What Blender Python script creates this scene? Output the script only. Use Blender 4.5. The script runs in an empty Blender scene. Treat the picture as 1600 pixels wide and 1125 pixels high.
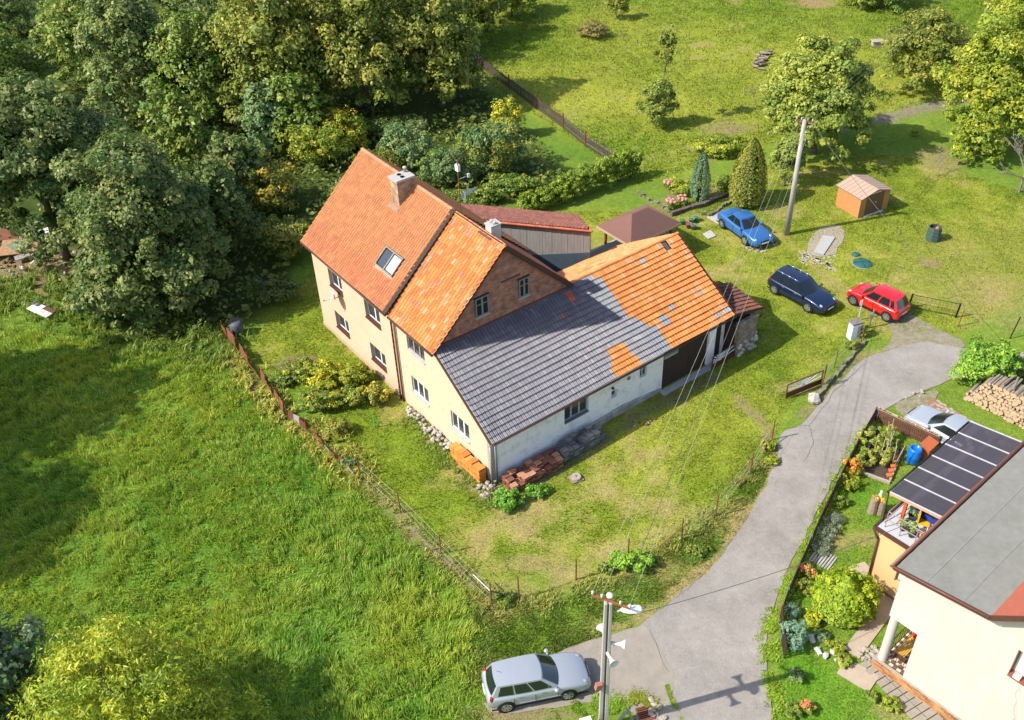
import bpy, math, random
import numpy as np
from mathutils import Vector, Matrix
random.seed(7); RS = np.random.RandomState(11)
S = bpy.context.scene; COL = S.collection
# ------------------------------------------------------------------ camera
FPX, PITCH, ROLL, CH = 1539.22, 0.661262, -0.0415428, 36.0439   # focal (px of 1600), pitch down, roll, height (m)
fw = Vector((0, math.cos(PITCH), -math.sin(PITCH))); rt = Vector((1, 0, 0)); up = rt.cross(fw)
RT = math.cos(ROLL)*rt + math.sin(ROLL)*up; UP = -math.sin(ROLL)*rt + math.cos(ROLL)*up
cd = bpy.data.cameras.new('camera'); cam = bpy.data.objects.new('camera', cd); COL.objects.link(cam)
cd.sensor_width = 36; cd.lens = FPX/1600*36; cd.clip_end = 3000; cd.clip_start = .5
M = Matrix((RT, UP, -fw)).transposed().to_4x4(); M.translation = Vector((0, 0, CH)); cam.matrix_world = M
S.camera = cam
# ------------------------------------------------------------------ light
SUN_EL, SUN_AZ = math.radians(43), math.radians(194.5)             # direction towards the sun, az from +x
W = bpy.data.worlds.new('World'); S.world = W; W.use_nodes = True
nt = W.node_tree; sky = nt.nodes.new('ShaderNodeTexSky'); sky.sky_type = 'NISHITA'; sky.sun_disc = False
sky.sun_elevation = SUN_EL; sky.sun_rotation = math.pi/2 - SUN_AZ; sky.air_density = 1.0; sky.dust_density = 1.5
bg = nt.nodes['Background']; nt.links.new(sky.outputs[0], bg.inputs[0]); bg.inputs[1].default_value = 0.15
sl = bpy.data.lights.new('sun', 'SUN'); sl.energy = 4.3; sl.angle = math.radians(.55); sl.color = (1, .94, .84)
so = bpy.data.objects.new('sun', sl); COL.objects.link(so)
sd = Vector((math.cos(SUN_AZ)*math.cos(SUN_EL), math.sin(SUN_AZ)*math.cos(SUN_EL), math.sin(SUN_EL)))
so.rotation_euler = sd.to_track_quat('Z', 'Y').to_euler(); so.location = sd*80
S.view_settings.view_transform = 'Standard'; S.view_settings.look = 'None'; S.view_settings.exposure = 0.85; S.view_settings.gamma = 1
S.view_settings.use_curve_mapping = False

# ------------------------------------------------------------------ helpers
def G(px, py, z=0.):                       # a surveyed point of the photograph on the level z -> world
    d = fw + RT*((px-800)/FPX) - UP*((py-562.5)/FPX)
    t = (z-CH)/d.z
    return Vector((0, 0, CH)) + d*t
def G2(px, py, z=0.): p = G(px, py, z); return (p.x, p.y)
MATS = {}
KS = {'asphalt': 1.0, 'old_asphalt': 1.0, 'peach_render': .83, 'old_beige_render': .88, 'white_render': .66, 'roof_felt': .66, 'felt_seam': .70, 'whitewash': 1.08, 'terrace_white': .7, 'gravel': 1., 'silver_paint': .8}
def nn(t, kind, **kw):
    n = t.nodes.new(kind)
    for k, v in kw.items():
        if k.startswith('i_'): n.inputs[int(k[2:])].default_value = v
        else: setattr(n, k, v)
    return n
def mat(name, col=(.5, .5, .5), rough=.8, metal=0., var=.15, scale=3., bump=0., bscale=40., attr=False, col2=None, c2s=1.5, c2t=.5,
        spec=.3, trans=0., coat=0., tint=None, stretch=None, c2w=.12, fine=None):
    if name in MATS: return MATS[name]
    kk = KS.get(name, .84); col = tuple(c*kk for c in col); col2 = tuple(c*kk for c in col2) if col2 else None
    m = bpy.data.materials.new(name); m.use_nodes = True; t = m.node_tree; b = t.nodes['Principled BSDF']
    L = t.links.new
    tc = nn(t, 'ShaderNodeTexCoord'); src = tc.outputs['Object']
    if stretch:
        mp = nn(t, 'ShaderNodeMapping'); mp.inputs['Scale'].default_value = stretch; L(src, mp.inputs[0]); src = mp.outputs[0]
    if attr:
        a = nn(t, 'ShaderNodeAttribute', attribute_name='Col'); base = a.outputs[0]
    else:
        r = nn(t, 'ShaderNodeRGB'); r.outputs[0].default_value = (*col, 1); base = r.outputs[0]
    if col2:
        n = nn(t, 'ShaderNodeTexNoise'); n.inputs['Scale'].default_value = c2s; n.inputs['Detail'].default_value = 6; n.inputs['Roughness'].default_value = .65; L(src, n.inputs[0])
        mr = nn(t, 'ShaderNodeMapRange'); mr.inputs[1].default_value = c2t-c2w; mr.inputs[2].default_value = c2t+c2w; L(n.outputs[0], mr.inputs[0])
        mx = nn(t, 'ShaderNodeMix', data_type='RGBA'); L(mr.outputs[0], mx.inputs[0]); L(base, mx.inputs[6]); mx.inputs[7].default_value = (*col2, 1); base = mx.outputs[2]
    if var:
        n = nn(t, 'ShaderNodeTexNoise'); n.inputs['Scale'].default_value = scale; n.inputs['Detail'].default_value = 8; n.inputs['Roughness'].default_value = .7; L(src, n.inputs[0])
        mr = nn(t, 'ShaderNodeMapRange'); mr.inputs[1].default_value = .25; mr.inputs[2].default_value = .75; mr.inputs[3].default_value = 1-var; mr.inputs[4].default_value = 1+var; L(n.outputs[0], mr.inputs[0])
        hs = nn(t, 'ShaderNodeHueSaturation'); L(mr.outputs[0], hs.inputs[2]); L(base, hs.inputs[4]); base = hs.outputs[0]
    L(base, b.inputs['Base Color'])
    b.inputs['Roughness'].default_value = rough; b.inputs['Metallic'].default_value = metal
    b.inputs['Specular IOR Level'].default_value = spec; b.inputs['Coat Weight'].default_value = coat; b.inputs['Coat Roughness'].default_value = .05
    if fine:
        n = nn(t, 'ShaderNodeTexNoise'); n.inputs['Scale'].default_value = fine[0]; n.inputs['Detail'].default_value = 3; L(src, n.inputs[0])
        mr = nn(t, 'ShaderNodeMapRange'); mr.inputs[1].default_value = .3; mr.inputs[2].default_value = .7; mr.inputs[3].default_value = 1-fine[1]; mr.inputs[4].default_value = 1+fine[1]; L(n.outputs[0], mr.inputs[0])
        hs = nn(t, 'ShaderNodeHueSaturation'); L(mr.outputs[0], hs.inputs[2]); L(base, hs.inputs[4]); L(hs.outputs[0], b.inputs['Base Color'])
    if bump:
        n = nn(t, 'ShaderNodeTexNoise'); n.inputs['Scale'].default_value = bscale; n.inputs['Detail'].default_value = 5; L(src, n.inputs[0])
        bp = nn(t, 'ShaderNodeBump'); bp.inputs[0].default_value = min(1, bump); bp.inputs[1].default_value = .03; L(n.outputs[0], bp.inputs['Height']); L(bp.outputs[0], b.inputs['Normal'])
    if trans:
        tr = nn(t, 'ShaderNodeBsdfTranslucent'); L(base, tr.inputs[0]); ms = nn(t, 'ShaderNodeMixShader'); ms.inputs[0].default_value = trans
        L(b.outputs[0], ms.inputs[1]); L(tr.outputs[0], ms.inputs[2]); L(ms.outputs[0], t.nodes['Material Output'].inputs[0])
    MATS[name] = m; return m

def raw(name, V, F, mats, parent=None, smooth=False, cols=None, fm=None):
    me = bpy.data.meshes.new(name); me.from_pydata([tuple(v) for v in V], [], F)
    for m in (mats if isinstance(mats, (list, tuple)) else [mats]): me.materials.append(m)
    if fm: me.polygons.foreach_set('material_index', fm)
    if smooth: me.polygons.foreach_set('use_smooth', [True]*len(F))
    if cols is not None:
        a = me.color_attributes.new('Col', 'FLOAT_COLOR', 'POINT'); a.data.foreach_set('color', np.array(cols, dtype=np.float32).ravel())
    me.update(); o = bpy.data.objects.new(name, me); COL.objects.link(o)
    if parent: o.parent = parent
    return o
class MB:
    def __init__(s): s.V = []; s.F = []; s.M = []; s.C = []; s.m = 0; s.c = (1, 1, 1, 1)
    def add(s, V, F):
        k = len(s.V); s.V += [tuple(v) for v in V]; s.F += [tuple(i+k for i in f) for f in F]; s.M += [s.m]*len(F); s.C += [s.c]*len(V); return s
    def box(s, a, b, M=None):
        x0, y0, z0 = a; x1, y1, z1 = b
        V = [(x0, y0, z0), (x1, y0, z0), (x1, y1, z0), (x0, y1, z0), (x0, y0, z1), (x1, y0, z1), (x1, y1, z1), (x0, y1, z1)]
        if M: V = [M @ Vector(v) for v in V]
        return s.add(V, [(3, 2, 1, 0), (4, 5, 6, 7), (0, 1, 5, 4), (1, 2, 6, 5), (2, 3, 7, 6), (3, 0, 4, 7)])
    def bar(s, p, q, w, h, upv=(0, 0, 1)):     # box beam between two points, w across, h along upv
        p = Vector(p); q = Vector(q); d = (q-p); L = d.length; d.normalize(); u = Vector(upv)
        if abs(d.dot(u)) > .98: u = Vector((0, 1, 0))
        x = d.cross(u).normalized(); u = x.cross(d)
        Mx = Matrix((x, d, u)).transposed().to_4x4(); Mx.translation = p
        return s.box((-w/2, 0, -h/2), (w/2, L, h/2), Mx)
    def prism(s, P, z0, z1):                   # polygon (ccw) extruded
        n = len(P); a = [(x, y, z0) for x, y in P]; b = [(x, y, z1) for x, y in P]
        return s.add(a+b, [tuple(range(n))[::-1], tuple(range(n, 2*n))]+[(i, (i+1) % n, n+(i+1) % n, n+i) for i in range(n)])
    def hexa(s, P8):                            # bottom 4, top 4
        return s.add(P8, [(3, 2, 1, 0), (4, 5, 6, 7), (0, 1, 5, 4), (1, 2, 6, 5), (2, 3, 7, 6), (3, 0, 4, 7)])
    def slab(s, P, n, t):                       # polygon thickened against direction n
        n = Vector(n)*t; k = len(P); Q = [Vector(p)-n for p in P]
        return s.add(list(P)+Q, [tuple(range(k)), tuple(range(k, 2*k))[::-1]]+[(i, k+i, k+(i+1) % k, (i+1) % k) for i in range(k)])
    def tube(s, p, q, r, r2=None, n=8, cap=True):
        p = Vector(p); q = Vector(q); r2 = r if r2 is None else r2; d = (q-p).normalized(); u = d.orthogonal().normalized(); w = d.cross(u)
        V = []
        for c, rr in ((p, r), (q, r2)):
            V += [c+(u*math.cos(2*math.pi*i/n)+w*math.sin(2*math.pi*i/n))*rr for i in range(n)]
        F = [(i, (i+1) % n, n+(i+1) % n, n+i) for i in range(n)]
        if cap: F += [tuple(range(n))[::-1], tuple(range(n, 2*n))]
        return s.add(V, F)
    def path(s, P, r, n=6, r2=None):
        r2 = r if r2 is None else r2; m = len(P)-1
        for i in range(m): s.tube(P[i], P[i+1], r+(r2-r)*i/m, r+(r2-r)*(i+1)/m, n)
        return s
    def lathe(s, prof, c=(0, 0, 0), n=16, axis='z', sx=1, sy=1):
        V = []; c = Vector(c)
        for r, z in prof:
            for i in range(n):
                a = 2*math.pi*i/n; v = (r*math.cos(a)*sx, r*math.sin(a)*sy, z)
                if axis == 'y': v = (v[0], v[2], v[1])
                if axis == 'x': v = (v[2], v[0], v[1])
                V.append(c+Vector(v))
        m = len(prof); F = [(j*n+i, j*n+(i+1) % n, (j+1)*n+(i+1) % n, (j+1)*n+i) for j in range(m-1) for i in range(n)]
        F += [tuple(range(n))[::-1], tuple(range((m-1)*n, m*n))]
        return s.add(V, F)
    def blob(s, c, r, n=8, m=5, jit=.15, flat=1.):
        V = []; c = Vector(c)
        for j in range(m+1):
            a = math.pi*j/m
            for i in range(n):
                b = 2*math.pi*i/n; k = 1+random.uniform(-jit, jit)
                V.append(c+Vector((math.sin(a)*math.cos(b)*r*k, math.sin(a)*math.sin(b)*r*k, math.cos(a)*r*flat*(1 if j in (0, m) else k))))
        F = [(j*n+i, (j+1)*n+i, (j+1)*n+(i+1) % n, j*n+(i+1) % n) for j in range(m) for i in range(n)]
        return s.add(V, F)
    def build(s, name, mats, parent=None, smooth=False, cols=False, bevel=0):
        o = raw(name, s.V, s.F, mats, parent, smooth, s.C if cols else None, s.M)
        if bevel:
            bm = o.modifiers.new('bevel', 'BEVEL'); bm.width = bevel; bm.segments = 2; bm.limit_method = 'ANGLE'
        return o
def thing(name, label, cat, loc=(0, 0, 0), rz=0., group=None):
    o = bpy.data.objects.new(name, None); COL.objects.link(o); o.location = loc; o.rotation_euler = (0, 0, rz); o.empty_display_size = .3
    o['label'] = label; o['category'] = cat
    if group: o['group'] = group
    return o
def tag(o, label, cat, group=None, loc=None, rz=None):
    o['label'] = label; o['category'] = cat
    if group: o['group'] = group
    if loc is not None: o.location = loc
    if rz is not None: o.rotation_euler = (0, 0, rz)
    return o
def struct(o): o['kind'] = 'structure'; return o
def stuff(o): o['kind'] = 'stuff'; return o
def dup(root, loc, rz, label=None):
    r = root.copy(); COL.objects.link(r); r.location = loc; r.rotation_euler = (0, 0, rz)
    if label: r['label'] = label
    for ch in list(root.children):
        c = ch.copy(); COL.objects.link(c); c.parent = r
        for g in list(ch.children):
            e = g.copy(); COL.objects.link(e); e.parent = c
    return r
def bulk(name, V, nper, mats, parent=None, cols=None, faces=None, smooth=False):
    """V (N*nper,3): N polygons of nper corners each, written fast"""
    me = bpy.data.meshes.new(name); nv = len(V)
    me.vertices.add(nv); me.vertices.foreach_set('co', np.ascontiguousarray(V, dtype=np.float32).ravel())
    idx = np.arange(nv, dtype=np.int32) if faces is None else np.ascontiguousarray(faces, dtype=np.int32).ravel()
    nf = len(idx)//nper
    me.loops.add(len(idx)); me.loops.foreach_set('vertex_index', idx)
    me.polygons.add(nf); me.polygons.foreach_set('loop_start', np.arange(nf, dtype=np.int32)*nper)
    if smooth: me.polygons.foreach_set('use_smooth', np.ones(nf, dtype=bool))
    me.materials.append(mats)
    if cols is not None:
        a = me.color_attributes.new('Col', 'FLOAT_COLOR', 'POINT')
        c4 = np.ones((nv, 4), np.float32); c4[:, :3] = cols; a.data.foreach_set('color', c4.ravel())
    me.update(calc_edges=True); o = bpy.data.objects.new(name, me); COL.objects.link(o)
    if parent: o.parent = parent
    return o
# value noise in numpy
class Noise:
    def __init__(s, seed): s.t = np.random.RandomState(seed).rand(64, 64)
    def one(s, x, y):
        xi = np.floor(x).astype(int); yi = np.floor(y).astype(int); fx = x-xi; fy = y-yi; fx = fx*fx*(3-2*fx); fy = fy*fy*(3-2*fy)
        t = s.t; a = t[xi % 64, yi % 64]; b = t[(xi+1) % 64, yi % 64]; c = t[xi % 64, (yi+1) % 64]; d = t[(xi+1) % 64, (yi+1) % 64]
        return (a*(1-fx)+b*fx)*(1-fy)+(c*(1-fx)+d*fx)*fy
    def __call__(s, x, y, sc, o=3):
        v = 0; w = 0
        for k in range(o): v = v+s.one(x/sc*2**k+17*k, y/sc*2**k+31*k)*.5**k; w += .5**k
        return v/w
N1, N2, N3, N4 = Noise(1), Noise(2), Noise(3), Noise(4)
def inside(X, Y, P):
    r = np.zeros(X.shape, bool); n = len(P)
    for i in range(n):
        x0, y0 = P[i]; x1, y1 = P[(i+1) % n]
        if y0 == y1: continue
        c = ((y0 > Y) != (y1 > Y)) & (X < (x1-x0)*(Y-y0)/(y1-y0)+x0); r ^= c
    return r
def dist_line(X, Y, P, closed=False):
    D = np.full(X.shape, 1e9); n = len(P)
    for i in range(n if closed else n-1):
        x0, y0 = P[i]; x1, y1 = P[(i+1) % n]; dx, dy = x1-x0, y1-y0; t = np.clip(((X-x0)*dx+(Y-y0)*dy)/(dx*dx+dy*dy+1e-9), 0, 1)
        D = np.minimum(D, np.hypot(X-x0-t*dx, Y-y0-t*dy))
    return D
def poly(pts, z=0.): return [G2(x, y, z) for x, y in pts]
# ------------------------------------------------------------------ the ground and its zones
MEADOW = poly([(120, 522), (250, 543), (360, 562), (430, 640), (520, 705), (560, 748), (640, 832), (740, 915), (765, 985), (770, 1125), (700, 1300)]) + [(-22, 10), (-60, 10), (-60, 58)] + poly([(0, 500)])
YARD = poly([(380, 545), (500, 640), (560, 740), (640, 828), (740, 912), (840, 945), (1000, 890), (1120, 800), (1205, 690), (1230, 640), (1330, 520), (1450, 520), (1500, 520), (1650, 440), (1600, 300), (1400, 240), (1180, 260), (1000, 330), (800, 330), (480, 430)])
VERGE = poly([(740, 920), (840, 950), (1000, 893), (1120, 803), (1200, 700), (1230, 690), (1190, 790), (1110, 895), (1000, 975), (880, 1015), (700, 1100), (740, 990)])
ORCH = poly([(760, 130), (960, 260), (1000, 290), (1180, 230), (1330, 190), (1500, 150), (1700, 120), (1700, -80), (700, -80)])
WOOD = poly([(-100, 330), (250, 540), (400, 500), (480, 380), (700, 330), (900, 300), (700, 60), (700, -200), (-600, -300), (-700, 300)])
GARD = poly([(1365, 655), (1308, 762), (1265, 856), (1220, 963), (1225, 1130), (1500, 1130), (1400, 800), (1460, 700)])
ROAD = poly([(985, 1400), (1010, 1125), (960, 1100), (905, 1092), (880, 1060), (890, 1022), (985, 985), (1000, 975), (1060, 930), (1110, 890), (1150, 840), (1190, 770), (1213, 722), (1216, 690), (1225, 672), (1258, 664), (1280, 630), (1330, 577), (1358, 553), (1405, 545), (1440, 532), (1480, 540), (1530, 548), (1600, 550), (1800, 560), (1800, 640), (1600, 592), (1500, 588), (1475, 598), (1420, 620), (1366, 652), (1330, 703), (1292, 770), (1257, 840), (1228, 893), (1207, 950), (1196, 1000), (1199, 1060), (1207, 1125), (1215, 1400)])
xs = np.unique(np.round(np.concatenate([np.linspace(-900, -80, 12), np.linspace(-80, -40, 28), np.arange(-40, 42, .35), np.linspace(42, 85, 36), np.linspace(85, 900, 12)]), 3))
ys = np.unique(np.round(np.concatenate([np.linspace(-300, 8, 14), np.arange(8, 75, .35), np.arange(75, 140, 1.), np.linspace(140, 1200, 14)]), 3))
GX, GY = np.meshgrid(xs, ys, indexing='ij')
def soft(P, w=.5, X=None, Y=None):
    X = GX if X is None else X; Y = GY if Y is None else Y
    i = inside(X, Y, P); d = dist_line(X, Y, P, True)
    wob = (N2(X, Y, 1.3)-.5)*1.2
    return np.clip(.5+(np.where(i, d, -d)+wob*w)/(2*w+1e-6), 0, 1)
def zone_col(X, Y):
    n1 = N1(X, Y, 7.); n2 = N2(X, Y, 2.2); n3 = N3(X, Y, .9); n4 = N4(X, Y, 14.)
    def mixc(a, b, t): t = np.clip(t, 0, 1)[..., None]; return np.array(a)*(1-t)+np.array(b)*t
    def mx(A, B, t): t = np.clip(t, 0, 1)[..., None]; return A*(1-t)+B*t
    c = mixc((.085, .135, .022), (.13, .165, .028), n1*1.8-.4)                        # generic rough grass
    meadow = mixc((.06, .115, .016), (.105, .155, .024), (n1+n2)*1.4-.9)
    yard = mixc((.118, .15, .016), (.205, .20, .032), (n1*.6+n2*.6)*2-.75)
    yard = mx(yard, np.array((.23, .175, .075))+0*yard, (n2*.45+n3*.4+n4*.3-.60)*4.5)
    orch = mixc((.10, .14, .014), (.215, .205, .035), (n1*.5+n4*.7)*2-.75)
    orch = mx(orch, np.array((.22, .18, .08))+0*orch, (n2*.5+n3*.4-.56)*4)
    verge = mixc((.10, .145, .02), (.19, .15, .06), n2*2.2-.75)
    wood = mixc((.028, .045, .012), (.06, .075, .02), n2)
    garden = mixc((.075, .16, .014), (.14, .17, .03), n2*1.6-.3)
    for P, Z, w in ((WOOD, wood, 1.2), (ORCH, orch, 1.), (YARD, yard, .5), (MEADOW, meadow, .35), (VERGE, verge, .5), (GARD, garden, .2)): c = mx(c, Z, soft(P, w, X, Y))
    sp = n1*6.28+n2*2; st = np.sin((dist_line(X, Y, poly([(560, 745), (640, 830), (740, 912), (840, 945), (1000, 890), (1120, 800), (1205, 690)]))+n2*.5)*6.6)
    c = c*(1+.10*st*(n1-.1)*soft(YARD, .5, X, Y))[..., None]*(1+.25*(N4(X, Y, .45, 2)-.5)+.2*(N1(X, Y, .8, 2)-.5))[..., None]
    c = c*np.array((1.09, 1.2, .95))
    def spot(px, py, rx, ry, col, k=1.):
        nonlocal c
        gx, gy = G2(px, py); d = np.hypot((X-gx)/rx, (Y-gy)/ry)+(n3-.5)*.9
        c = mx(c, np.array(col)+0*c, np.clip((1.1-d)*2.5, 0, 1)*k)
    def track(pts, w, col, k=.8):
        nonlocal c
        d = dist_line(X, Y, poly(pts)); c = mx(c, np.array(col)+0*c, np.clip((w-d+(n3-.5)*.9)/.25, 0, 1)*k)
    dirt = (.20, .145, .085); dry = (.25, .19, .085)
    track([(640, 640), (700, 715), (760, 780), (850, 850)], .35, dry, .7)            # bare strip along the wall
    track([(360, 560), (440, 650), (560, 745), (640, 830), (740, 915)], .45, dirt, .75)
    track([(850, 745), (920, 700), (1000, 650), (1110, 590)], .5, (.12, .10, .06), .6)
    track([(960, 985), (1010, 962), (1060, 922), (1120, 872), (1160, 818), (1195, 760), (1215, 700)], .38, dry, .8)
    track([(1190, 1100), (1188, 1000), (1200, 945), (1240, 870), (1300, 745)], .2, dry, .6); track([(1262, 650), (1300, 600), (1345, 560)], .5, dirt, .6)
    track([(1150, 620), (1195, 665), (1200, 700)], .35, dirt, .7)
    track([(1290, 430), (1330, 470), (1400, 520)], .8, dry, .35)
    track([(1200, 350), (1290, 430), (1310, 450)], .5, dry, .4)
    track([(1150, 200), (1070, 290), (1030, 330)], .5, dirt, .55)
    track([(1320, 200), (1400, 180), (1480, 160), (1520, 155)], .9, (.19, .145, .13), .8)
    track([(1330, 190), (1410, 168), (1500, 148)], .3, (.2, .25, .06), .5)
    for a in ((467, 566, 1.5, .9, (.13, .095, .06), .9), (1452, 410, .8, .6, (.2, .14, .09), .9), (1270, 5, 2.5, 1.6, (.26, .16, .09), .8), (1095, 70, 1.2, .8, dry, .7), (1135, 200, 2.5, 1.3, dirt, .5),
              (1090, 90, 1., .7, dry, .6), (1470, 250, 1.6, 2.5, dry, .6), (1480, 425, 4, 5, (.2, .19, .05), .35), (1590, 400, 5, 5, (.22, .2, .05), .35), (1430, 1045, 1., .8, dry, .7), (1300, 845, .9, .7, dry, .7), (1350, 840, .8, .6, dry, .6),
              (1100, 230, 2, .8, dirt, .5), (830, 880, 1.2, .6, dry, .6), (930, 770, .8, .5, dry, .4), (1020, 790, 1.4, .6, dry, .4), (1240, 605, 1.6, .6, dry, .5), (1065, 800, 1.4, .6, dry, .4), (60, 415, 4, 2.4, dirt, .9), (105, 440, 3, 2, dirt, .9),
              (1400, 1110, 1., .6, dry, .6), (800, 1118, 2.6, .5, dirt, .8), (1560, 470, 3, 3, dry, .35), (1360, 555, 1, .7, dry, .5), (1225, 330, 1.5, 1.2, dry, .5), (1100, 300, 1.5, 1., dirt, .6)): spot(*a)
    return c
gc = zone_col(GX, GY)
nz = np.zeros_like(GX)
vis = (GX > -60) & (GX < 60) & (GY > 5) & (GY < 130)
md = soft(MEADOW, .8)
nz += np.where(vis, (N2(GX, GY, 1.7)-.5)*.03 - .012, -.012)
nz += md*((N1(GX, GY, 3.5)-.5)*.35*np.clip(dist_line(GX, GY, MEADOW, True)/2, 0, 1))
GZ = nz
nx, ny = GX.shape
I = np.arange(nx*ny).reshape(nx, ny); F4 = np.stack([I[:-1, :-1], I[1:, :-1], I[1:, 1:], I[:-1, 1:]], -1).reshape(-1, 4)
m_ground = mat('ground_grass', rough=1., attr=True, var=.30, scale=2.6, bump=1., bscale=14., spec=.05, fine=(11., .34))
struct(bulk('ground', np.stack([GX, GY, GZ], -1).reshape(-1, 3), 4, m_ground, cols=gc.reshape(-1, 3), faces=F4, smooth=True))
# road: a sheet with ragged edges and paler wheel tracks
def sheet(name, P, z, m, step=.25, rag=.12, sd=0):
    Q = []
    n = len(P)
    for i in range(n):
        x0, y0 = P[i]; x1, y1 = P[(i+1) % n]; k = max(1, int(math.hypot(x1-x0, y1-y0)/step))
        for j in range(k):
            x = x0+(x1-x0)*j/k; y = y0+(y1-y0)*j/k
            a = float(N1(np.array(x), np.array(y+sd), .9)-.5)*2*rag; b = float(N3(np.array(x+sd), np.array(y), .8)-.5)*2*rag
            Q.append((x+a, y+b))
    mb = MB(); mb.prism(Q, z-.06, z)
    return mb.build(name, m)
def smoothpoly(P, it=2):
    for _ in range(it):
        Q = []
        for i in range(len(P)):
            a = P[i]; b = P[(i+1) % len(P)]
            Q += [(a[0]*.75+b[0]*.25, a[1]*.75+b[1]*.25), (a[0]*.25+b[0]*.75, a[1]*.25+b[1]*.75)]
        P = Q
    return P
m_road = mat('asphalt', (.285, .258, .23), .95, var=.13, scale=2.5, bump=.6, bscale=60, col2=(.215, .195, .172), c2s=.45, c2w=.16, fine=(24., .16), spec=.2)
m_patch = mat('old_asphalt', (.25, .22, .185), .95, var=.16, scale=2., bump=.8, bscale=50, col2=(.27, .235, .19), c2s=1.1, c2w=.2)
m_wear = mat('road_wear', (.29, .26, .225), .95, var=.12, scale=3, bump=.5, bscale=60, col2=(.25, .222, .195), c2s=1.2, c2w=.2)
m_gravel = mat('gravel', (.25, .215, .17), .95, var=.3, scale=9, bump=1, bscale=30, col2=(.17, .16, .07), c2s=2.2)
struct(sheet('road', smoothpoly(ROAD), .02, m_road))
struct(sheet('road_apron', smoothpoly(poly([(985, 984), (905, 1003), (850, 1035), (800, 1075), (750, 1095), (770, 1122), (930, 1094), (1000, 1110), (1040, 1120), (1058, 1060), (1030, 1010), (1010, 975)]), 1), .028, m_patch, sd=9))
struct(sheet('driveway', smoothpoly(poly([(1362, 552), (1400, 530), (1385, 505), (1370, 488), (1385, 480), (1430, 492), (1470, 515), (1520, 538), (1480, 550)]), 1), .016, m_gravel, rag=.25))
struct(sheet('gravel_patch', smoothpoly(poly([(1390, 635), (1420, 618), (1470, 605), (1460, 640), (1420, 655)]), 1), .018, m_gravel, rag=.2, sd=4))
m_tar = mat('tar_seam', (.15, .135, .12), .9, var=.2)
def ribbon(name, P, w, z, m, jit=.05):
    mb = MB(); P = [Vector((*p, z)) for p in P]
    Q = []
    for i in range(len(P)-1):
        k = max(1, int((P[i+1]-P[i]).length/.3))
        for j in range(k):
            Q.append(P[i].lerp(P[i+1], j/k)+Vector((random.uniform(-jit, jit), random.uniform(-jit, jit), 0)))
    Q.append(P[-1])
    L = []; R = []
    for i in range(len(Q)):
        d = (Q[min(i+1, len(Q)-1)]-Q[max(i-1, 0)]).normalized(); nrm = Vector((-d.y, d.x, 0)); ww = w*random.uniform(.4, 1.2)/2
        L.append(Q[i]+nrm*ww); R.append(Q[i]-nrm*ww)
    n = len(Q); mb.add(L+R, [(n+i, n+i+1, i+1, i) for i in range(n-1)])
    return mb.build(name, m)
for pts in ([(1160, 672), (1238, 666), (1266, 665), (1305, 610), (1350, 570)], [(1020, 960), (1080, 915), (1140, 850), (1170, 800)], [(1265, 665), (1271, 695), (1258, 720)], [(1016, 985), (1030, 1025), (1045, 1050)]):
    struct(ribbon('road_crack', poly(pts if pts[0][0] != 1160 else pts[1:]), .022, .034, m_tar))
# ------------------------------------------------------------------ vegetation makers
def leafmat(name, trans=.35): return mat(name, attr=True, rough=.5, var=.0, trans=trans, spec=.35)
LM = leafmat('foliage'); LMG = leafmat('grass_blades', .4)
m_bark = mat('bark', (.14, .105, .075), .95, var=.35, scale=6, bump=1, bscale=18)
m_greybark = mat('pale_bark', (.27, .22, .17), .95, var=.3, scale=6, bump=1, bscale=18)
def rand_dirs(n): v = RS.normal(size=(n, 3)); return v/np.linalg.norm(v, axis=1)[:, None]
def leaves(C, Nrm, size, cols, aspect=.55, tilt=.6):
    n = len(C); nr = Nrm+rand_dirs(n)*tilt; nr /= np.linalg.norm(nr, axis=1)[:, None]
    r = rand_dirs(n); a = np.cross(nr, r); a /= np.linalg.norm(a, axis=1)[:, None]+1e-9; b = np.cross(nr, a)
    s = (size*np.clip(RS.lognormal(-.06, .33, n), .4, 2.))[:, None]; bend = nr*s*.18
    V = np.stack([C-a*s*.5-bend*.5, C+b*s*aspect*.5+bend*.3, C+a*s*.5-bend*.5, C-b*s*aspect*.5+bend*.3], 1).reshape(-1, 3)
    return V, np.repeat(cols, 4, 0)
GAIN = np.array((2.5, 2.3, 1.95))
def palette(pal, n, cl=None, ncl=1):
    """colour per leaf: each clump leans to one of the palette's tones, each leaf varies"""
    P = np.array(pal); k = len(P)
    base = RS.uniform(0, k-1, ncl)
    t = np.clip((base[cl] if cl is not None else RS.uniform(0, k-1, n))+RS.normal(0, .45, n), 0, k-1.001); i = t.astype(int); f = (t-i)[:, None]
    c = P[i]*(1-f)+P[i+1]*f
    return c*RS.uniform(.75, 1.3, (n, 1))*GAIN
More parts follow.
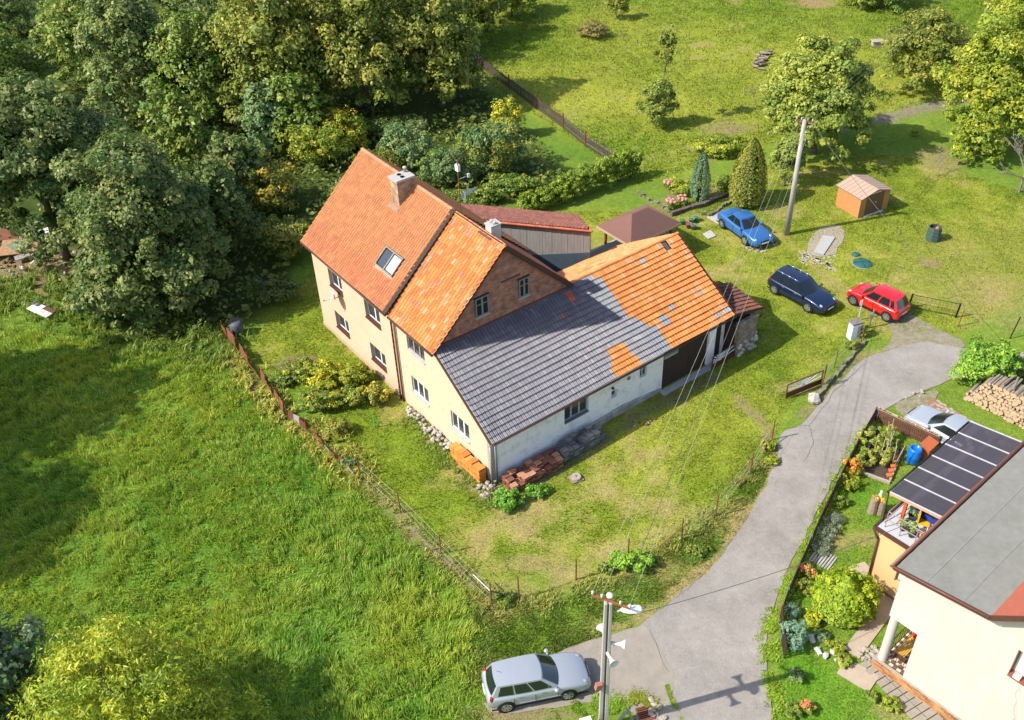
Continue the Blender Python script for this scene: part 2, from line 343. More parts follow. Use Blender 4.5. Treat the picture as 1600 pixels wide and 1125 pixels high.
def crown(name, parent, blobs, n, size, pal, mat_=None, ncl=60, rough=.25, aspect=.55, squash=1., clump=.33, low=-.55, tilt=.6):
    """blobs: list of (centre, (rx,ry,rz)). Clumps of leaves spread through and over each lobe."""
    n = int(n*.84); size = size*1.07; vol = np.array([b[1][0]*b[1][1] for b in blobs]); vol = vol/vol.sum(); Vs = []; Cs = []
    for (c, r), w in zip(blobs, vol):
        c = np.array(c); r = np.array(r, float); m = max(6, int(ncl*w)); nl = int(n*w)
        d = rand_dirs(m*2); d = d[d[:, 2] > low][:m]; m = len(d)
        rad = RS.uniform(.55, 1.02, m)**.6; CC = d*rad[:, None]*(1-clump*.55)*(1+RS.uniform(-rough, rough, (m, 1)))
        cr = clump*RS.uniform(.6, 1.35, m)
        k = RS.randint(0, m, nl); e = rand_dirs(nl); e[:, 2] = np.where(e[:, 2] < -.3, -e[:, 2]*.6, e[:, 2]); rr = RS.uniform(.35, 1.05, nl)**.5
        off = e*(cr[k]*rr)[:, None]; off[:, 2] *= squash*.8
        P = (CC[k]+off)*r+c; Nn = e*.8+(CC[k])*.5+np.array((0, 0, .35)); Nn /= np.linalg.norm(Nn, axis=1)[:, None]
        V, Cc = leaves(P, Nn, size, palette(pal, nl, k, m), aspect, tilt); Vs.append(V); Cs.append(Cc)
    V = np.concatenate(Vs); Cc = np.concatenate(Cs)
    ok = np.repeat(V.reshape(-1, 4, 3)[:, :, 2].min(1) > .02, 4); V = V[ok]; Cc = Cc[ok]
    return bulk(name, V, 4, mat_ or LM, parent, cols=Cc)
def limbs(parent, h, r0, spread, nb=7, bark=None, hb=.35, lean=(0, 0), twigs=2, name='trunk'):
    mb = MB(); top = Vector((lean[0], lean[1], h)); P = [Vector((0, 0, -.1)), Vector((lean[0]*.2, lean[1]*.2, h*.3))+Vector((random.uniform(-.15, .15), random.uniform(-.15, .15), 0)), Vector((lean[0]*.6, lean[1]*.6, h*.65)), top]
    mb.path(P, r0, 8, r0*.3); mb.tube((0, 0, -.1), (0, 0, .4), r0*1.5, r0, 8)
    for i in range(nb):
        t = hb+(1-hb)*(i+random.random()*.5)/nb; k = min(int(t*3), 2); p = P[k].lerp(P[k+1], t*3-k); a = i*2.4+random.random(); L = spread*random.uniform(.6, 1)*(1.15-t*.6)
        q = p+Vector((math.cos(a)*L*.5, math.sin(a)*L*.5, L*.3)); e = q+Vector((math.cos(a+.2)*L*.5, math.sin(a+.2)*L*.5, L*.25))
        rr = r0*.45*(1.2-t); mb.path([p, q, e], rr, 6, rr*.3)
        for j in range(twigs):
            b = a+random.uniform(-1, 1); s = q.lerp(e, random.random()); f = s+Vector((math.cos(b)*L*.35, math.sin(b)*L*.35, L*random.uniform(0, .35))); mb.tube(s, f, rr*.35, rr*.1, 5)
    return mb.build(name, bark or m_bark, parent, smooth=True)
def tree(name, label, cat, px, py, h, r, pal, n=14000, leaf=.28, low=None, group=None, ncl=70, aspect=.6, lobes=7, flat=1., r0=None, lean=(0, 0), bark=None, clump=.33, ry=None, tilt=.6):
    g = G(px, py); t = thing(name, label, cat, (g.x, g.y, -.03), 0, group); low = h*.08 if low is None else low*.5
    limbs(t, h*.8, r0 or max(.08, h*.022), r*.9, 8, bark, lean=lean)
    H = h-low; B = []
    for i in range(lobes):
        a = i*2.39996+px; tt = (i+.5)/lobes; rad = r*math.sqrt(tt)*.62; zz = low+H*(.30+.45*(1-tt)+random.uniform(-.1, .1))
        k = random.uniform(.42, .6); B.append(((math.cos(a)*rad+lean[0]*.6, math.sin(a)*rad*(ry or 1)+lean[1]*.6, zz), (r*k, r*k, H*k*.5*flat)))
    B.append(((lean[0], lean[1], low+H*.66), (r*.5, r*.5, H*.36))); B.append(((lean[0]*.5, lean[1]*.5, low+H*.42), (r*.82, r*.82*(ry or 1), H*.44)))
    for i in range(4 if r > 2.2 else 0): a = i*1.6+.4; B.append(((math.cos(a)*r*.6, math.sin(a)*r*.6*(ry or 1), low+H*.2), (r*.42, r*.42, H*.22)))
    crown('crown', t, B, n, leaf, pal, ncl=ncl*3, aspect=aspect, clump=clump, tilt=tilt)
    return t
def bush(name, label, cat, px, py, rx, ry, h, pal, n=3000, leaf=.14, group=None, lobes=4, ncl=30, aspect=.55, rz=0., clump=.38, tilt=.6, x=None):
    g = G(px, py) if x is None else Vector((x[0], x[1], 0)); t = thing(name, label, cat, (g.x, g.y, -.03), rz, group)
    B = [((0, 0, h*.5), (rx*.8, ry*.8, h*.52))]
    for i in range(lobes):
        a = i*2.4; B.append(((math.cos(a)*rx*.5, math.sin(a)*ry*.5, h*random.uniform(.35, .6)), (rx*.5, ry*.5, h*random.uniform(.35, .48))))
    crown('foliage', t, B, n, leaf, pal, ncl=ncl*2, low=-.95, aspect=aspect, clump=clump, tilt=tilt)
    mb = MB()
    for i in range(6):
        a = i*1.05; mb.tube((0, 0, -.05), (math.cos(a)*rx*.5, math.sin(a)*ry*.5, h*.6), .025, .01, 5)
    mb.build('stem', m_bark, t)
    return t
def conifer(name, label, px, py, h, r, pal, n=7000, leaf=.13, group=None, taper=.6, lobes=26, x=None):
    """upright cypress: vertical flutes of scaly sprays over a spindle"""
    g = G(px, py) if x is None else Vector((x[0], x[1], 0)); t = thing(name, label, 'conifer', (g.x, g.y, -.03), 0, group)
    k = RS.randint(0, lobes, n); ph = RS.uniform(0, 2*np.pi, lobes); amp = RS.uniform(.85, 1.1, lobes); zt = RS.uniform(.75, 1.02, lobes)
    z = RS.uniform(0.01, 1, n)**.9; prof = np.sin(np.clip(z, 0, 1)**taper*np.pi)**.55
    a = ph[k]+RS.normal(0, .17, n); rr = r*prof*amp[k]*(1-.25*np.abs(RS.normal(0, .5, n)))+.03
    zz = z*h*(zt[k]*.5+.5)
    P = np.stack([np.cos(a)*rr, np.sin(a)*rr, zz+.03], 1); Nn = np.stack([np.cos(a), np.sin(a), np.full(n, .6)], 1)
    V, C = leaves(P, Nn, leaf, palette(pal, n, k, lobes), .6, .5)
    bulk('foliage', V, 4, LM, t, cols=C)
    MB().tube((0, 0, -.1), (0, 0, h*.85), .07, .02).build('trunk', m_bark, t)
    return t
def blades(name, X, Y, L, w, lean, cols, z0=0., seg=2, stiff=.5):
    n = len(X); a = RS.uniform(0, 2*np.pi, n); dx = np.cos(a)*.55+lean[0]; dy = np.sin(a)*.55+lean[1]
    px_, py_ = -np.sin(a), np.cos(a); wv = w*RS.uniform(.6, 1.4, n)
    z0 = np.full(n, z0) if np.isscalar(z0) else z0
    b0 = np.stack([X-px_*wv/2, Y-py_*wv/2, z0], 1); b1 = np.stack([X+px_*wv/2, Y+py_*wv/2, z0], 1)
    tip = np.stack([X+dx*L*.75, Y+dy*L*.75, z0+L*RS.uniform(.45, .95, n)], 1)
    if seg == 1:
        V = np.stack([b0, b1, tip], 1).reshape(-1, 3); return stuff(bulk(name, V, 3, LMG, cols=np.repeat(cols, 3, 0)))
    mid = np.stack([X+dx*L*.25, Y+dy*L*.25, z0+L*.55], 1); off = np.stack([px_*wv*.4, py_*wv*.4, 0*wv], 1)
    V = np.stack([b0, b1, mid+off, tip, mid-off], 1).reshape(-1, 3)
    i = np.arange(n)*5; Fq = np.stack([i, i+1, i+2, i+4], 1); Ft = np.stack([i+4, i+2, i+3], 1)
    # quads split to triangles for one uniform mesh
    F = np.concatenate([np.stack([i, i+1, i+2], 1), np.stack([i, i+2, i+4], 1), Ft])
    return stuff(bulk(name, V, 3, LMG, cols=np.repeat(cols, 5, 0), faces=F))
def scatter(P, n, bb=None):
    P_ = np.array(P); x0, y0 = P_.min(0); x1, y1 = P_.max(0)
    if bb: x0, y0, x1, y1 = max(x0, bb[0]), max(y0, bb[1]), min(x1, bb[2]), min(y1, bb[3])
    X = RS.uniform(x0, x1, n*4); Y = RS.uniform(y0, y1, n*4); k = inside(X, Y, P); return X[k][:n], Y[k][:n]
# tall meadow
bbm = (-33, 20, 5, 56)
X, Y = scatter(MEADOW, 280000, bbm)
cl = N3(X, Y, .55, 2); keep = RS.rand(len(X)) < np.clip(cl*2.2-.35, .15, 1); X, Y, cl = X[keep], Y[keep], cl[keep]
dm = dist_line(X, Y, MEADOW, True)
Lh = (.18+.32*np.clip(cl*1.5-.2, 0, 1)+.16*N1(X, Y, 3.))*np.clip(dm/.9, .35, 1)
la = N1(X, Y, 5.)*7; tuft = N4(X, Y, .6, 2)*12
t1 = np.clip((N2(X, Y, 4.5)*.55+N3(X, Y, 1.1)*.35+N4(X, Y, 16)*.35-.36)*2.2, 0, 1)[:, None]
mc = np.array((.062, .165, .014))*(1-t1)+np.array((.145, .225, .02))*t1
dr = (RS.rand(len(X)) < .05)[:, None]; mc = np.where(dr, np.array((.2, .2, .07)), mc)*RS.uniform(.7, 1.4, (len(X), 1))*np.array((2.45, 1.95, 1.8))
blades('meadow_grass', X, Y, Lh, .033, (np.cos(la)*.35+np.cos(tuft)*.3, np.sin(la)*.35+np.sin(tuft)*.3), mc, z0=-.08)
bpy.context.view_layer.update()
# short lawn, orchard and verge grass
ex = poly([(508, 508), (629, 620), (770, 750), (1103, 575), (1170, 552), (1080, 400), (860, 330), (560, 300)])
def short(name, P, n, L, w, seed, bb=None, dark=1., lean=.4, br=1.):
    X, Y = scatter(P, n, bb); k = ~inside(X, Y, ex) & ~inside(X, Y, ROAD) & (dist_line(X, Y, ROAD, True) > .12); X, Y = X[k], Y[k]
    z = zone_col(X, Y); g = (z[:, 1]-z[:, 0])/(z[:, 1]+.001); k = RS.rand(len(X)) < np.clip(.35+g*3.2, .12, 1)*np.clip(N3(X, Y, .8, 2)*2-.2, .2, 1); X, Y, z = X[k], Y[k], z[k]
    q = N2(X, Y, .9)*9
    return blades(name, X, Y, L*RS.uniform(.5, 1.3, len(X)), w, (np.cos(q)*lean, np.sin(q)*lean), z*dark*br*RS.uniform(.6, 1.9, (len(X), 1)), seg=1, z0=-.02)
short('lawn_grass', YARD, 330000, .14, .045, 1, (-22, 30, 42, 75))
short('orchard_grass', ORCH, 170000, .24, .08, 2, (-6, 60, 60, 120))
short('verge_weeds', VERGE, 60000, .16, .045, 3)
short('garden_grass', GARD, 30000, .1, .035, 4)
# ------------------------------------------------------------------ building kit
FO = (-1.2318, 36.088, 0); FR = math.radians(35.565)          # farm frame: +x along the barn, +y along the road facade
m_peach = mat('peach_render', (.68, .465, .325), .95, var=.035, scale=1.5, bump=.15, bscale=60, col2=(.62, .43, .30), c2s=.6)
m_beige = mat('old_beige_render', (.60, .47, .325), .95, var=.10, scale=5, bump=.5, bscale=25, col2=(.50, .42, .32), c2s=2.4, c2t=.56, c2w=.05)
m_white = mat('whitewash', (.72, .72, .71), .95, var=.09, scale=4, bump=.8, bscale=10, col2=(.56, .55, .53), c2s=1.6, c2t=.58, c2w=.06)
m_plinth = mat('damp_plinth', (.30, .27, .23), .95, var=.25, scale=5, bump=1, bscale=16, col2=(.44, .42, .40), c2s=1.8)
m_darkwood = mat('dark_wood', (.06, .038, .028), .85, var=.3, scale=5, bump=.5, stretch=(8, 8, 1))
m_brownpaint = mat('brown_paint', (.085, .035, .025), .6, var=.15)
m_greywood = mat('grey_boards', (.35, .33, .305), .95, var=.15, scale=4, bump=.6, bscale=20, stretch=(7, 7, .5), col2=(.27, .255, .24), c2s=2)
m_metal = mat('zinc', (.32, .34, .36), .45, metal=.6, var=.15)
m_rust = mat('rust', (.20, .075, .035), .85, var=.35, scale=9)
m_rustpaint = mat('rust_brown_paint', (.15, .05, .035), .7, var=.3, scale=9)
m_wframe = mat('white_frame', (.78, .78, .76), .5, var=.03)
m_oldframe = mat('grey_frame', (.42, .42, .40), .8, var=.2)
m_glass = mat('glass', (.035, .045, .055), .06, var=0, spec=.8)
m_glassb = mat('sky_glass', (.62, .66, .68), .1, var=.1, spec=.8)
m_curtain = mat('curtain', (.55, .55, .54), .9, var=.1)
m_concrete = mat('concrete', (.42, .40, .37), .9, var=.15, scale=5, bump=.3)
m_stone = mat('stone', (.38, .34, .29), .95, var=.3, scale=4, bump=.8, bscale=14, col2=(.5, .47, .42), c2s=2)
m_black = mat('black', (.012, .012, .014), .6, var=0)
m_tile = mat('clay_tiles', attr=True, rough=.75, var=.17, scale=2.2, bump=.25, spec=.25)
m_dtile = mat('glazed_tiles', attr=True, rough=.45, var=.22, scale=4, bump=.2, spec=.6)
m_brickdark = mat('brick_ground', (.16, .08, .055), .95, var=.3, scale=8)
def brickmat(name, c1, c2, mo, sc, rough=.9, sz=.05, row=.16, wid=.5):
    m = bpy.data.materials.new(name); m.use_nodes = True; t = m.node_tree; L = t.links.new; b = t.nodes['Principled BSDF']
    tc = nn(t, 'ShaderNodeTexCoord'); sp = nn(t, 'ShaderNodeSeparateXYZ'); L(tc.outputs['Object'], sp.inputs[0])
    ad = nn(t, 'ShaderNodeMath', operation='ADD'); L(sp.outputs[0], ad.inputs[0]); L(sp.outputs[1], ad.inputs[1])
    cb = nn(t, 'ShaderNodeCombineXYZ'); L(ad.outputs[0], cb.inputs[0]); L(sp.outputs[2], cb.inputs[1])
    nz_ = nn(t, 'ShaderNodeTexNoise'); nz_.inputs['Scale'].default_value = 2.5; nz_.inputs['Detail'].default_value = 6; L(tc.outputs['Object'], nz_.inputs[0])
    br = nn(t, 'ShaderNodeTexBrick'); br.inputs['Scale'].default_value = sc; br.inputs['Mortar Size'].default_value = sz; br.inputs['Row Height'].default_value = row; br.inputs['Brick Width'].default_value = wid
    br.inputs['Color1'].default_value = (*c1, 1); br.inputs['Color2'].default_value = (*c2, 1); br.inputs['Mortar'].default_value = (*mo, 1); L(cb.outputs[0], br.inputs[0])
    mr = nn(t, 'ShaderNodeMapRange'); mr.inputs[1].default_value = .25; mr.inputs[2].default_value = .75; mr.inputs[3].default_value = .5; mr.inputs[4].default_value = 1.45; L(nz_.outputs[0], mr.inputs[0])
    hs = nn(t, 'ShaderNodeHueSaturation'); L(mr.outputs[0], hs.inputs[2]); L(br.outputs[0], hs.inputs[4]); L(hs.outputs[0], b.inputs['Base Color']); b.inputs['Roughness'].default_value = rough
    bp = nn(t, 'ShaderNodeBump'); bp.inputs[0].default_value = .7; bp.inputs[1].default_value = .02; L(br.outputs['Fac'], bp.inputs['Height']); bp.invert = True; L(bp.outputs[0], b.inputs['Normal'])
    MATS[name] = m; return m
m_brick = brickmat('old_brick', (.43, .15, .085), (.23, .085, .055), (.36, .23, .16), 1.6, row=.13, wid=.42, sz=.018)
m_chimbrick = brickmat('chimney_brick', (.38, .24, .13), (.25, .13, .07), (.3, .27, .22), 3.2, row=.22, wid=.7, sz=.03)

def WM(x, y, ang, z=0): return Matrix.Translation((x, y, z)) @ Matrix.Rotation(ang, 4, 'Z')
def wallgrid(mb, M_, L, H, holes, th=.35, z0=0):
    ss = sorted({0, L}|{a for h in holes for a in (h[0], h[1])}); zs = sorted({z0, H}|{a for h in holes for a in (h[2], h[3])})
    for i in range(len(ss)-1):
        run = None
        for j in range(len(zs)-1):
            cx = (ss[i]+ss[i+1])/2; cz = (zs[j]+zs[j+1])/2
            if any(h[0] < cx < h[1] and h[2] < cz < h[3] for h in holes):
                if run is not None: mb.box((ss[i], 0, run), (ss[i+1], th, zs[j]), M_); run = None
            elif run is None: run = zs[j]
        if run is not None: mb.box((ss[i], 0, run), (ss[i+1], th, zs[-1]), M_)
def window(parent, M_, a, b, z0, z1, depth=.18, frame=None, sashes=2, sill=None, sillm=None, curt=False, bar=False, glass=None):
    frame = frame or m_wframe; f = MB(); t = .06
    def Bx(mb, p, q): mb.box(p, q, M_)
    y = depth; e = .004
    Bx(f, (a+e, y, z0+e), (b-e, y+.07, z0+t)); Bx(f, (a+e, y, z1-t), (b-e, y+.07, z1-e)); Bx(f, (a+e, y, z0+t), (a+t, y+.07, z1-t)); Bx(f, (b-t, y, z0+t), (b-e, y+.07, z1-t))
    for i in range(1, sashes):
        x = a+(b-a)*i/sashes; Bx(f, (x-t*.8, y-.01, z0+t), (x+t*.8, y+.07, z1-t))
    if bar: Bx(f, (a+t, y+.005, z0+(z1-z0)*.62), (b-t, y+.06, z0+(z1-z0)*.62+.045))
    w = f.build('window', frame, parent)
    for i in range(sashes):
        x0 = a+(b-a)*i/sashes+t; x1 = a+(b-a)*(i+1)/sashes-t; g = MB(); Bx(g, (x0, y+.03, z0+t), (x1, y+.04, z1-t)); g.build('pane', glass or m_glass, w)
        if curt: c = MB(); Bx(c, (x0+.02, y+.045, z0+t), (x0+(x1-x0)*.45, y+.05, z1-t)); c.build('curtain', m_curtain, w)
    Bk = MB(); Bx(Bk, (a+e, y+.075, z0+e), (b-e, y+.09, z1-e)); Bk.build('backing', m_black, w)
    if sillm: s = MB(); Bx(s, (a+.002, -.07, z0-.05), (b-.002, y, z0+.012)); s.build('sill', sillm, w)
    return w
def tile_geo(mb, o, U, V, N, tw, te, h=.03, lift=.08, flutes=2, wf=.91):
    k = flutes*2+1; P = []
    for (v, nz_) in ((0, lift), (te*1.1, .012)):
        for i in range(k):
            u = tw*(i/(k-1))*wf; P.append(o+U*u+V*v+N*(nz_+(h if i % 2 else 0)))
    P += [o+N*.005, o+U*tw*wf+N*.005]
    F = [(i, i+1, k+i+1, k+i) for i in range(k-1)]+[tuple([2*k, 2*k+1]+list(range(k-1, -1, -1)))]
    mb.add(P, F)
def tint(c, a=.12): k = random.uniform(1-a, 1+a); return (c[0]*k, c[1]*k*random.uniform(.96, 1.04), c[2]*k, 1)
def tiles(parent, o, U, V, N, tw, te, nc, nr, fn, single=0, order=None, wob=.006, mats=None, h=.03, skip=None, flutes=2):
    """fn(col,row)->(colour index, palettes). The `single` nearest tiles are objects, the rest is one part."""
    o, U, V, N = map(Vector, (o, U, V, N)); wv = lambda c, r: float(N1(np.array(c*tw*.8), np.array(r*te+o.x), 2.2)); pos = [(c, r) for r in range(nr) for c in range(nc) if not (skip and skip(c, r))]
    if single and order: pos.sort(key=order)
    var = {}; rest = [MB(), MB()]
    for i, (c, r) in enumerate(pos):
        kind, pal = fn(c, r); q_ = wv(c, r); p = o+U*(c*tw)+V*(r*te+(q_-.5)*.07)+N*(random.uniform(0, wob)+q_*.06)
        if i < single:
            q = random.randrange(6); key = (kind, tuple(pal), q)
            if key not in var:
                b = MB(); b.c = tint(pal, .09); tile_geo(b, Vector(), U, V, N, tw, te, h, flutes=flutes, wf=.86 if kind else .89); ob = b.build('roof_tile', mats[kind], parent, cols=True); var[key] = ob; ob.location = p
            else:
                ob = var[key].copy(); COL.objects.link(ob); ob.location = p
        else:
            b = rest[kind]; b.c = tint(pal, .1); tile_geo(b, p, U, V, N, tw, te, h, flutes=flutes, wf=.86 if kind else .89)
    for k in (0, 1):
        if rest[k].V: stuff(rest[k].build('roof_tiles', mats[k], parent, cols=True))
def ridge_caps(parent, p, q, m, col, L=.38, r=.11):
    p = Vector(p); q = Vector(q); n = max(1, int((q-p).length/L)); mb = None; d = (q-p)/n
    for i in range(n):
        a = p+d*i; b = MB(); b.c = tint(col, .15)
        b.tube(a+Vector((0, 0, .0)), a+d*1.08+Vector((0, 0, -.012)), r*random.uniform(.95, 1.05), r*.86, 8); b.build('ridge_tile', m, parent, cols=True)
def gutter(parent, p, q, m, r=.07):
    mb = MB(); mb.tube(p, q, r, n=8); return mb.build('gutter', m, parent, smooth=True)

# ------------------------------------------------------------------ peach house
pale = (.40, .165, .066); TW = (m_tile, m_dtile)
hA = thing('house', 'tall peach rendered two storey house with salmon tiled roof and roof window', 'house', FO, FR)
wA_, AX = 8.8, 4.4
w = MB(); MA = WM(0, 18.06, -math.pi/2)
HO = [(18.06-16.1, 18.06-14.5, 4.02, 5.22), (18.06-11.9, 18.06-10.22, 4.02, 5.22), (18.06-16.15, 18.06-14.5, .96, 2.16), (18.06-11.95, 18.06-10.24, .98, 2.18)]
wallgrid(w, MA, 9.31, 6.28, HO, z0=-.3)
w.box((.35, 17.71, -.3), (wA_, 18.06, 6.3)); w.box((wA_-.35, 8.75, -.3), (wA_, 17.71, 6.28)); w.box((.35, 8.75, -.3), (wA_-.35, 9.1, 6.3))
for y0, y1 in ((17.71, 18.06), (8.75, 9.1)): w.slab([(0.02, y1, 6.3), (AX, y1, 10.25), (wA_-.02, y1, 6.3)], (0, 1, 0), .35)
w.build('wall', m_peach, hA)
pl = MB(); pl.box((-.05, 8.78, -.3), (-.003, 18.1, .25)); pl.build('plinth', mat('buff_plinth', (.48, .33, .22), .9, var=.1), hA)
for h in HO: window(hA, MA, h[0], h[1], h[2], h[3], .2, sillm=m_brownpaint, curt=True)
sl_ = (10.55-6.15)/(AX+.38); V_ = Vector((1, 0, sl_)).normalized(); N_ = Vector((-V_.z, 0, V_.x)); SL = (AX+.38)/V_.x
r = MB(); r.slab([(-.36, 8.72, 6.13), (AX, 8.72, 10.5), (AX, 18.24, 10.5), (-.36, 18.24, 6.13)], N_, -.0 or .14); Nb = Vector((V_.z, 0, V_.x))
r.slab([(AX, 8.72, 10.5), (wA_+.38, 8.72, 6.13), (wA_+.38, 18.24, 6.13), (AX, 18.24, 10.5)], Nb, .14)
rA_ = r.build('roof', m_brownpaint, hA)
sky_hole = lambda c, r: (9.72 < 18.28-(c+.5)*.2 < 11.55) and (.82 < -.4+(r+.5)*.325*V_.x < 1.78)
tiles(hA, (-.40, 18.28, 6.13), (0, -1, 0), V_, N_, .2, .325, 48, 20, lambda c, r: (0, (.40, .14, .065) if (r < 5 and random.random() < .5) else pale), mats=TW, skip=sky_hole, h=.028)
Vb = Vector((-V_.x, 0, V_.z)); tiles(hA, (wA_+.40, 8.72, 6.13), (0, 1, 0), Vb, Nb, .2, .325, 48, 20, lambda c, r: (0, pale), mats=TW)
ridge_caps(hA, (AX, 18.25, 10.56), (AX, 8.75, 10.56), m_tile, (.54, .2, .1))
gutter(hA, (-.46, 18.25, 6.1), (-.46, 8.6, 6.06), m_brownpaint)
b = MB()
for z in np.arange(0, 5.9, .4): b.tube((-.1, 8.78, z), (-.1, 8.78, z+.4), .055)
b.tube((-.1, 8.78, 5.9), (-.46, 8.75, 6.05), .055); b.build('downpipe', m_brownpaint, hA, smooth=True)
b = MB()                                                        # verge flashing between the two roofs: overlapping tin caps
for i in range(22):
    p = Vector((-.4, 8.68, 6.1))+V_*(i*.3); b.slab([p+Vector((0, -.16, 0))+N_*.16, p+Vector((0, .13, 0))+N_*.19, p+V_*.33+Vector((0, .13, 0))+N_*.13, p+V_*.33+Vector((0, -.16, 0))+N_*.11], N_, .03)
b.build('verge_flashing', m_darkwood, hA)
b = MB()                                                        # roof window
def onroof(x, y, n=0.): return Vector((x, y, 6.15+(x+.38)*sl_))+N_*n
def rq(mb, x0, x1, y0, y1, n0, n1): mb.hexa([onroof(x0, y0, n0), onroof(x1, y0, n0), onroof(x1, y1, n0), onroof(x0, y1, n0), onroof(x0, y0, n1), onroof(x1, y0, n1), onroof(x1, y1, n1), onroof(x0, y1, n1)])
for q in ((.86, .92, 9.76, 11.5), (1.68, 1.74, 9.76, 11.5), (.92, 1.68, 9.76, 9.83), (.92, 1.68, 11.43, 11.5), (.92, 1.68, 10.58, 10.68)): rq(b, *q, 0, .15)
rw = b.build('roof_window', mat('window_metal', (.2, .19, .17), .6), hA)
b = MB(); rq(b, .96, 1.64, 10.73, 11.38, .05, .1); b.build('pane', m_glass, rw)
b = MB(); rq(b, .96, 1.64, 9.87, 10.53, .05, .1); b.build('pane', m_glassb, rw)
b = MB(); rq(b, .7, .86, 9.7, 11.55, .0, .06); b.build('apron', mat('apron', (.36, .29, .2), .8), rw)
b = MB(); b.box((3.25, 12.45, 9.2), (4.35, 13.25, 11.05)); ch = b.build('chimney', m_chimbrick, hA)
b = MB(); b.box((3.2, 12.4, 11.05), (4.4, 13.3, 11.17)); b.build('cap', m_concrete, ch)
for yy in (12.68, 13.02): b = MB(); b.lathe([(.12, 0), (.12, .02), (.08, .02), (.08, 0)], (3.75, yy, 11.18)); b.build('flue', m_black, ch)
b = MB(); b.lathe([(.09, 0), (.09, .22), (.12, .24), (.12, .3)], (4.2, 13.1, 11.17)); b.build('flue_pot', m_concrete, ch, smooth=True)
b = MB(); p0 = onroof(3.0, 12.4); b.hexa([onroof(3.02, 12.4, .02), onroof(3.25, 12.4, .02), onroof(3.25, 13.3, .02), onroof(3.02, 13.3, .02), onroof(3.02, 12.4, .08), onroof(3.25, 12.4, .12), onroof(3.25, 13.3, .12), onroof(3.02, 13.3, .08)]); b.build('flashing', mat('window_metal'), ch)
# satellite dish on the facade
d = thing('satellite_dish', 'satellite dish on a bracket beside the upper left window of the peach house', 'satellite dish', Vector(FO)+Matrix.Rotation(FR, 3, 'Z') @ Vector((0, 15.0, 3.75)), FR)
b = MB(); b.tube((0, 0, 0), (-.35, 0, 0), .025); b.tube((-.35, 0, -.1), (-.35, 0, .25), .025); b.build('bracket', m_metal, d)
b = MB(); dd = Matrix.Translation((-.42, 0, .2)) @ Vector((-.81, .45, .35)).to_track_quat('Z', 'Y').to_matrix().to_4x4(); Vv = []; nS = 16
for i, (rr, zz) in enumerate(((.05, 0), (.25, .02), (.42, .07), (.42, .08), (.25, .035), (.05, .015))):
    for j in range(nS): a = 2*math.pi*j/nS; Vv.append(dd @ Vector((rr*math.cos(a), rr*math.sin(a), zz)))
b.add(Vv, [(i*nS+j, i*nS+(j+1) % nS, (i+1)*nS+(j+1) % nS, (i+1)*nS+j) for i in range(5) for j in range(nS)]+[tuple(range(nS))]); b.build('reflector', m_wframe, d, smooth=True)
b = MB(); b.tube((-.5, 0, 0), (-1.0, .05, .1), .015); b.blob((-1.02, .05, .12), .06, 6, 4, 0); b.build('feed_arm', m_metal, d)

# ------------------------------------------------------------------ old farmhouse with its barn wing
hB = thing('farmhouse', 'old beige farmhouse with brick gable and long whitewashed barn wing under grey and orange tiles', 'farmhouse', FO, FR)
MBm = WM(0, 8.75, -math.pi/2); g = 8.75
HB = [(g-7.42, g-5.7, 4.34, 5.36), (g-7.42, g-5.74, 1.4, 2.52), (g-3.58, g-1.93, 1.44, 2.6)]
w = MB(); wallgrid(w, MBm, 4.3, 6.15, HB[:2], z0=-.3)
wallgrid(w, WM(0, 4.45, -math.pi/2), 4.45, 3.0, [(4.45-3.58, 4.45-1.93, 1.44, 2.6)], z0=-.4)
w.slab([(0, 0, 3.0), (0, 4.45, 5.95), (0, 4.45, 3.0)], (-1, 0, 0), .35)
w.build('wall', m_beige, hB)
w = MB(); w.slab([(0.02, 4.45, 5.8), (0.02, 4.45, 6.15), (4.4, 4.45, 10.3), (8.5, 4.45, 6.3), (8.5, 4.45, 5.8)], (0, -1, 0), .3)
gb = w.build('gable_wall', m_brick, hB)
w = MB()
for zz in (6.05,): w.box((.1, 4.36, 5.95), (8.4, 4.45, 6.2))
w.box((4.2, 4.40, 8.25), (5.4, 4.45, 8.33)); w.build('brick_ledge', m_brickdark, hB)
Mg = WM(0, 4.45, 0)
for a, b_ in ((2.52, 3.32), (5.3, 5.93)):
    k = MB(); k.box((a, -.015, 6.88), (b_, -.002, 7.98), Mg); k.build('window_recess', m_black, hB)
    window(hB, Mg, a, b_, 6.88, 7.98, -.09, frame=mat('dark_grey_frame', (.24, .25, .23), .8), sashes=2, bar=True, glass=mat('dark_pane', (.012, .015, .018), .4, var=0, spec=.2))
    k = MB(); k.box((a-.08, -.06, 7.98), (b_+.08, -.002, 8.06), Mg); k.build('lintel', m_darkwood, hB)
    k = MB(); k.box((a-.05, -.13, 6.8), (b_+.05, -.002, 6.87), Mg); k.build('sill', m_oldframe, hB)
window(hB, MBm, HB[0][0], HB[0][1], 4.34, 5.36, .08, sashes=3, frame=mat('brown_grey_frame', (.33, .26, .22), .8), sillm=m_oldframe, curt=True)
window(hB, MBm, HB[1][0], HB[1][1], 1.4, 2.52, .08, sashes=3, sillm=m_oldframe, curt=True)
window(hB, MBm, HB[2][0], HB[2][1], 1.44, 2.6, .08, sashes=3, sillm=m_oldframe, curt=True)
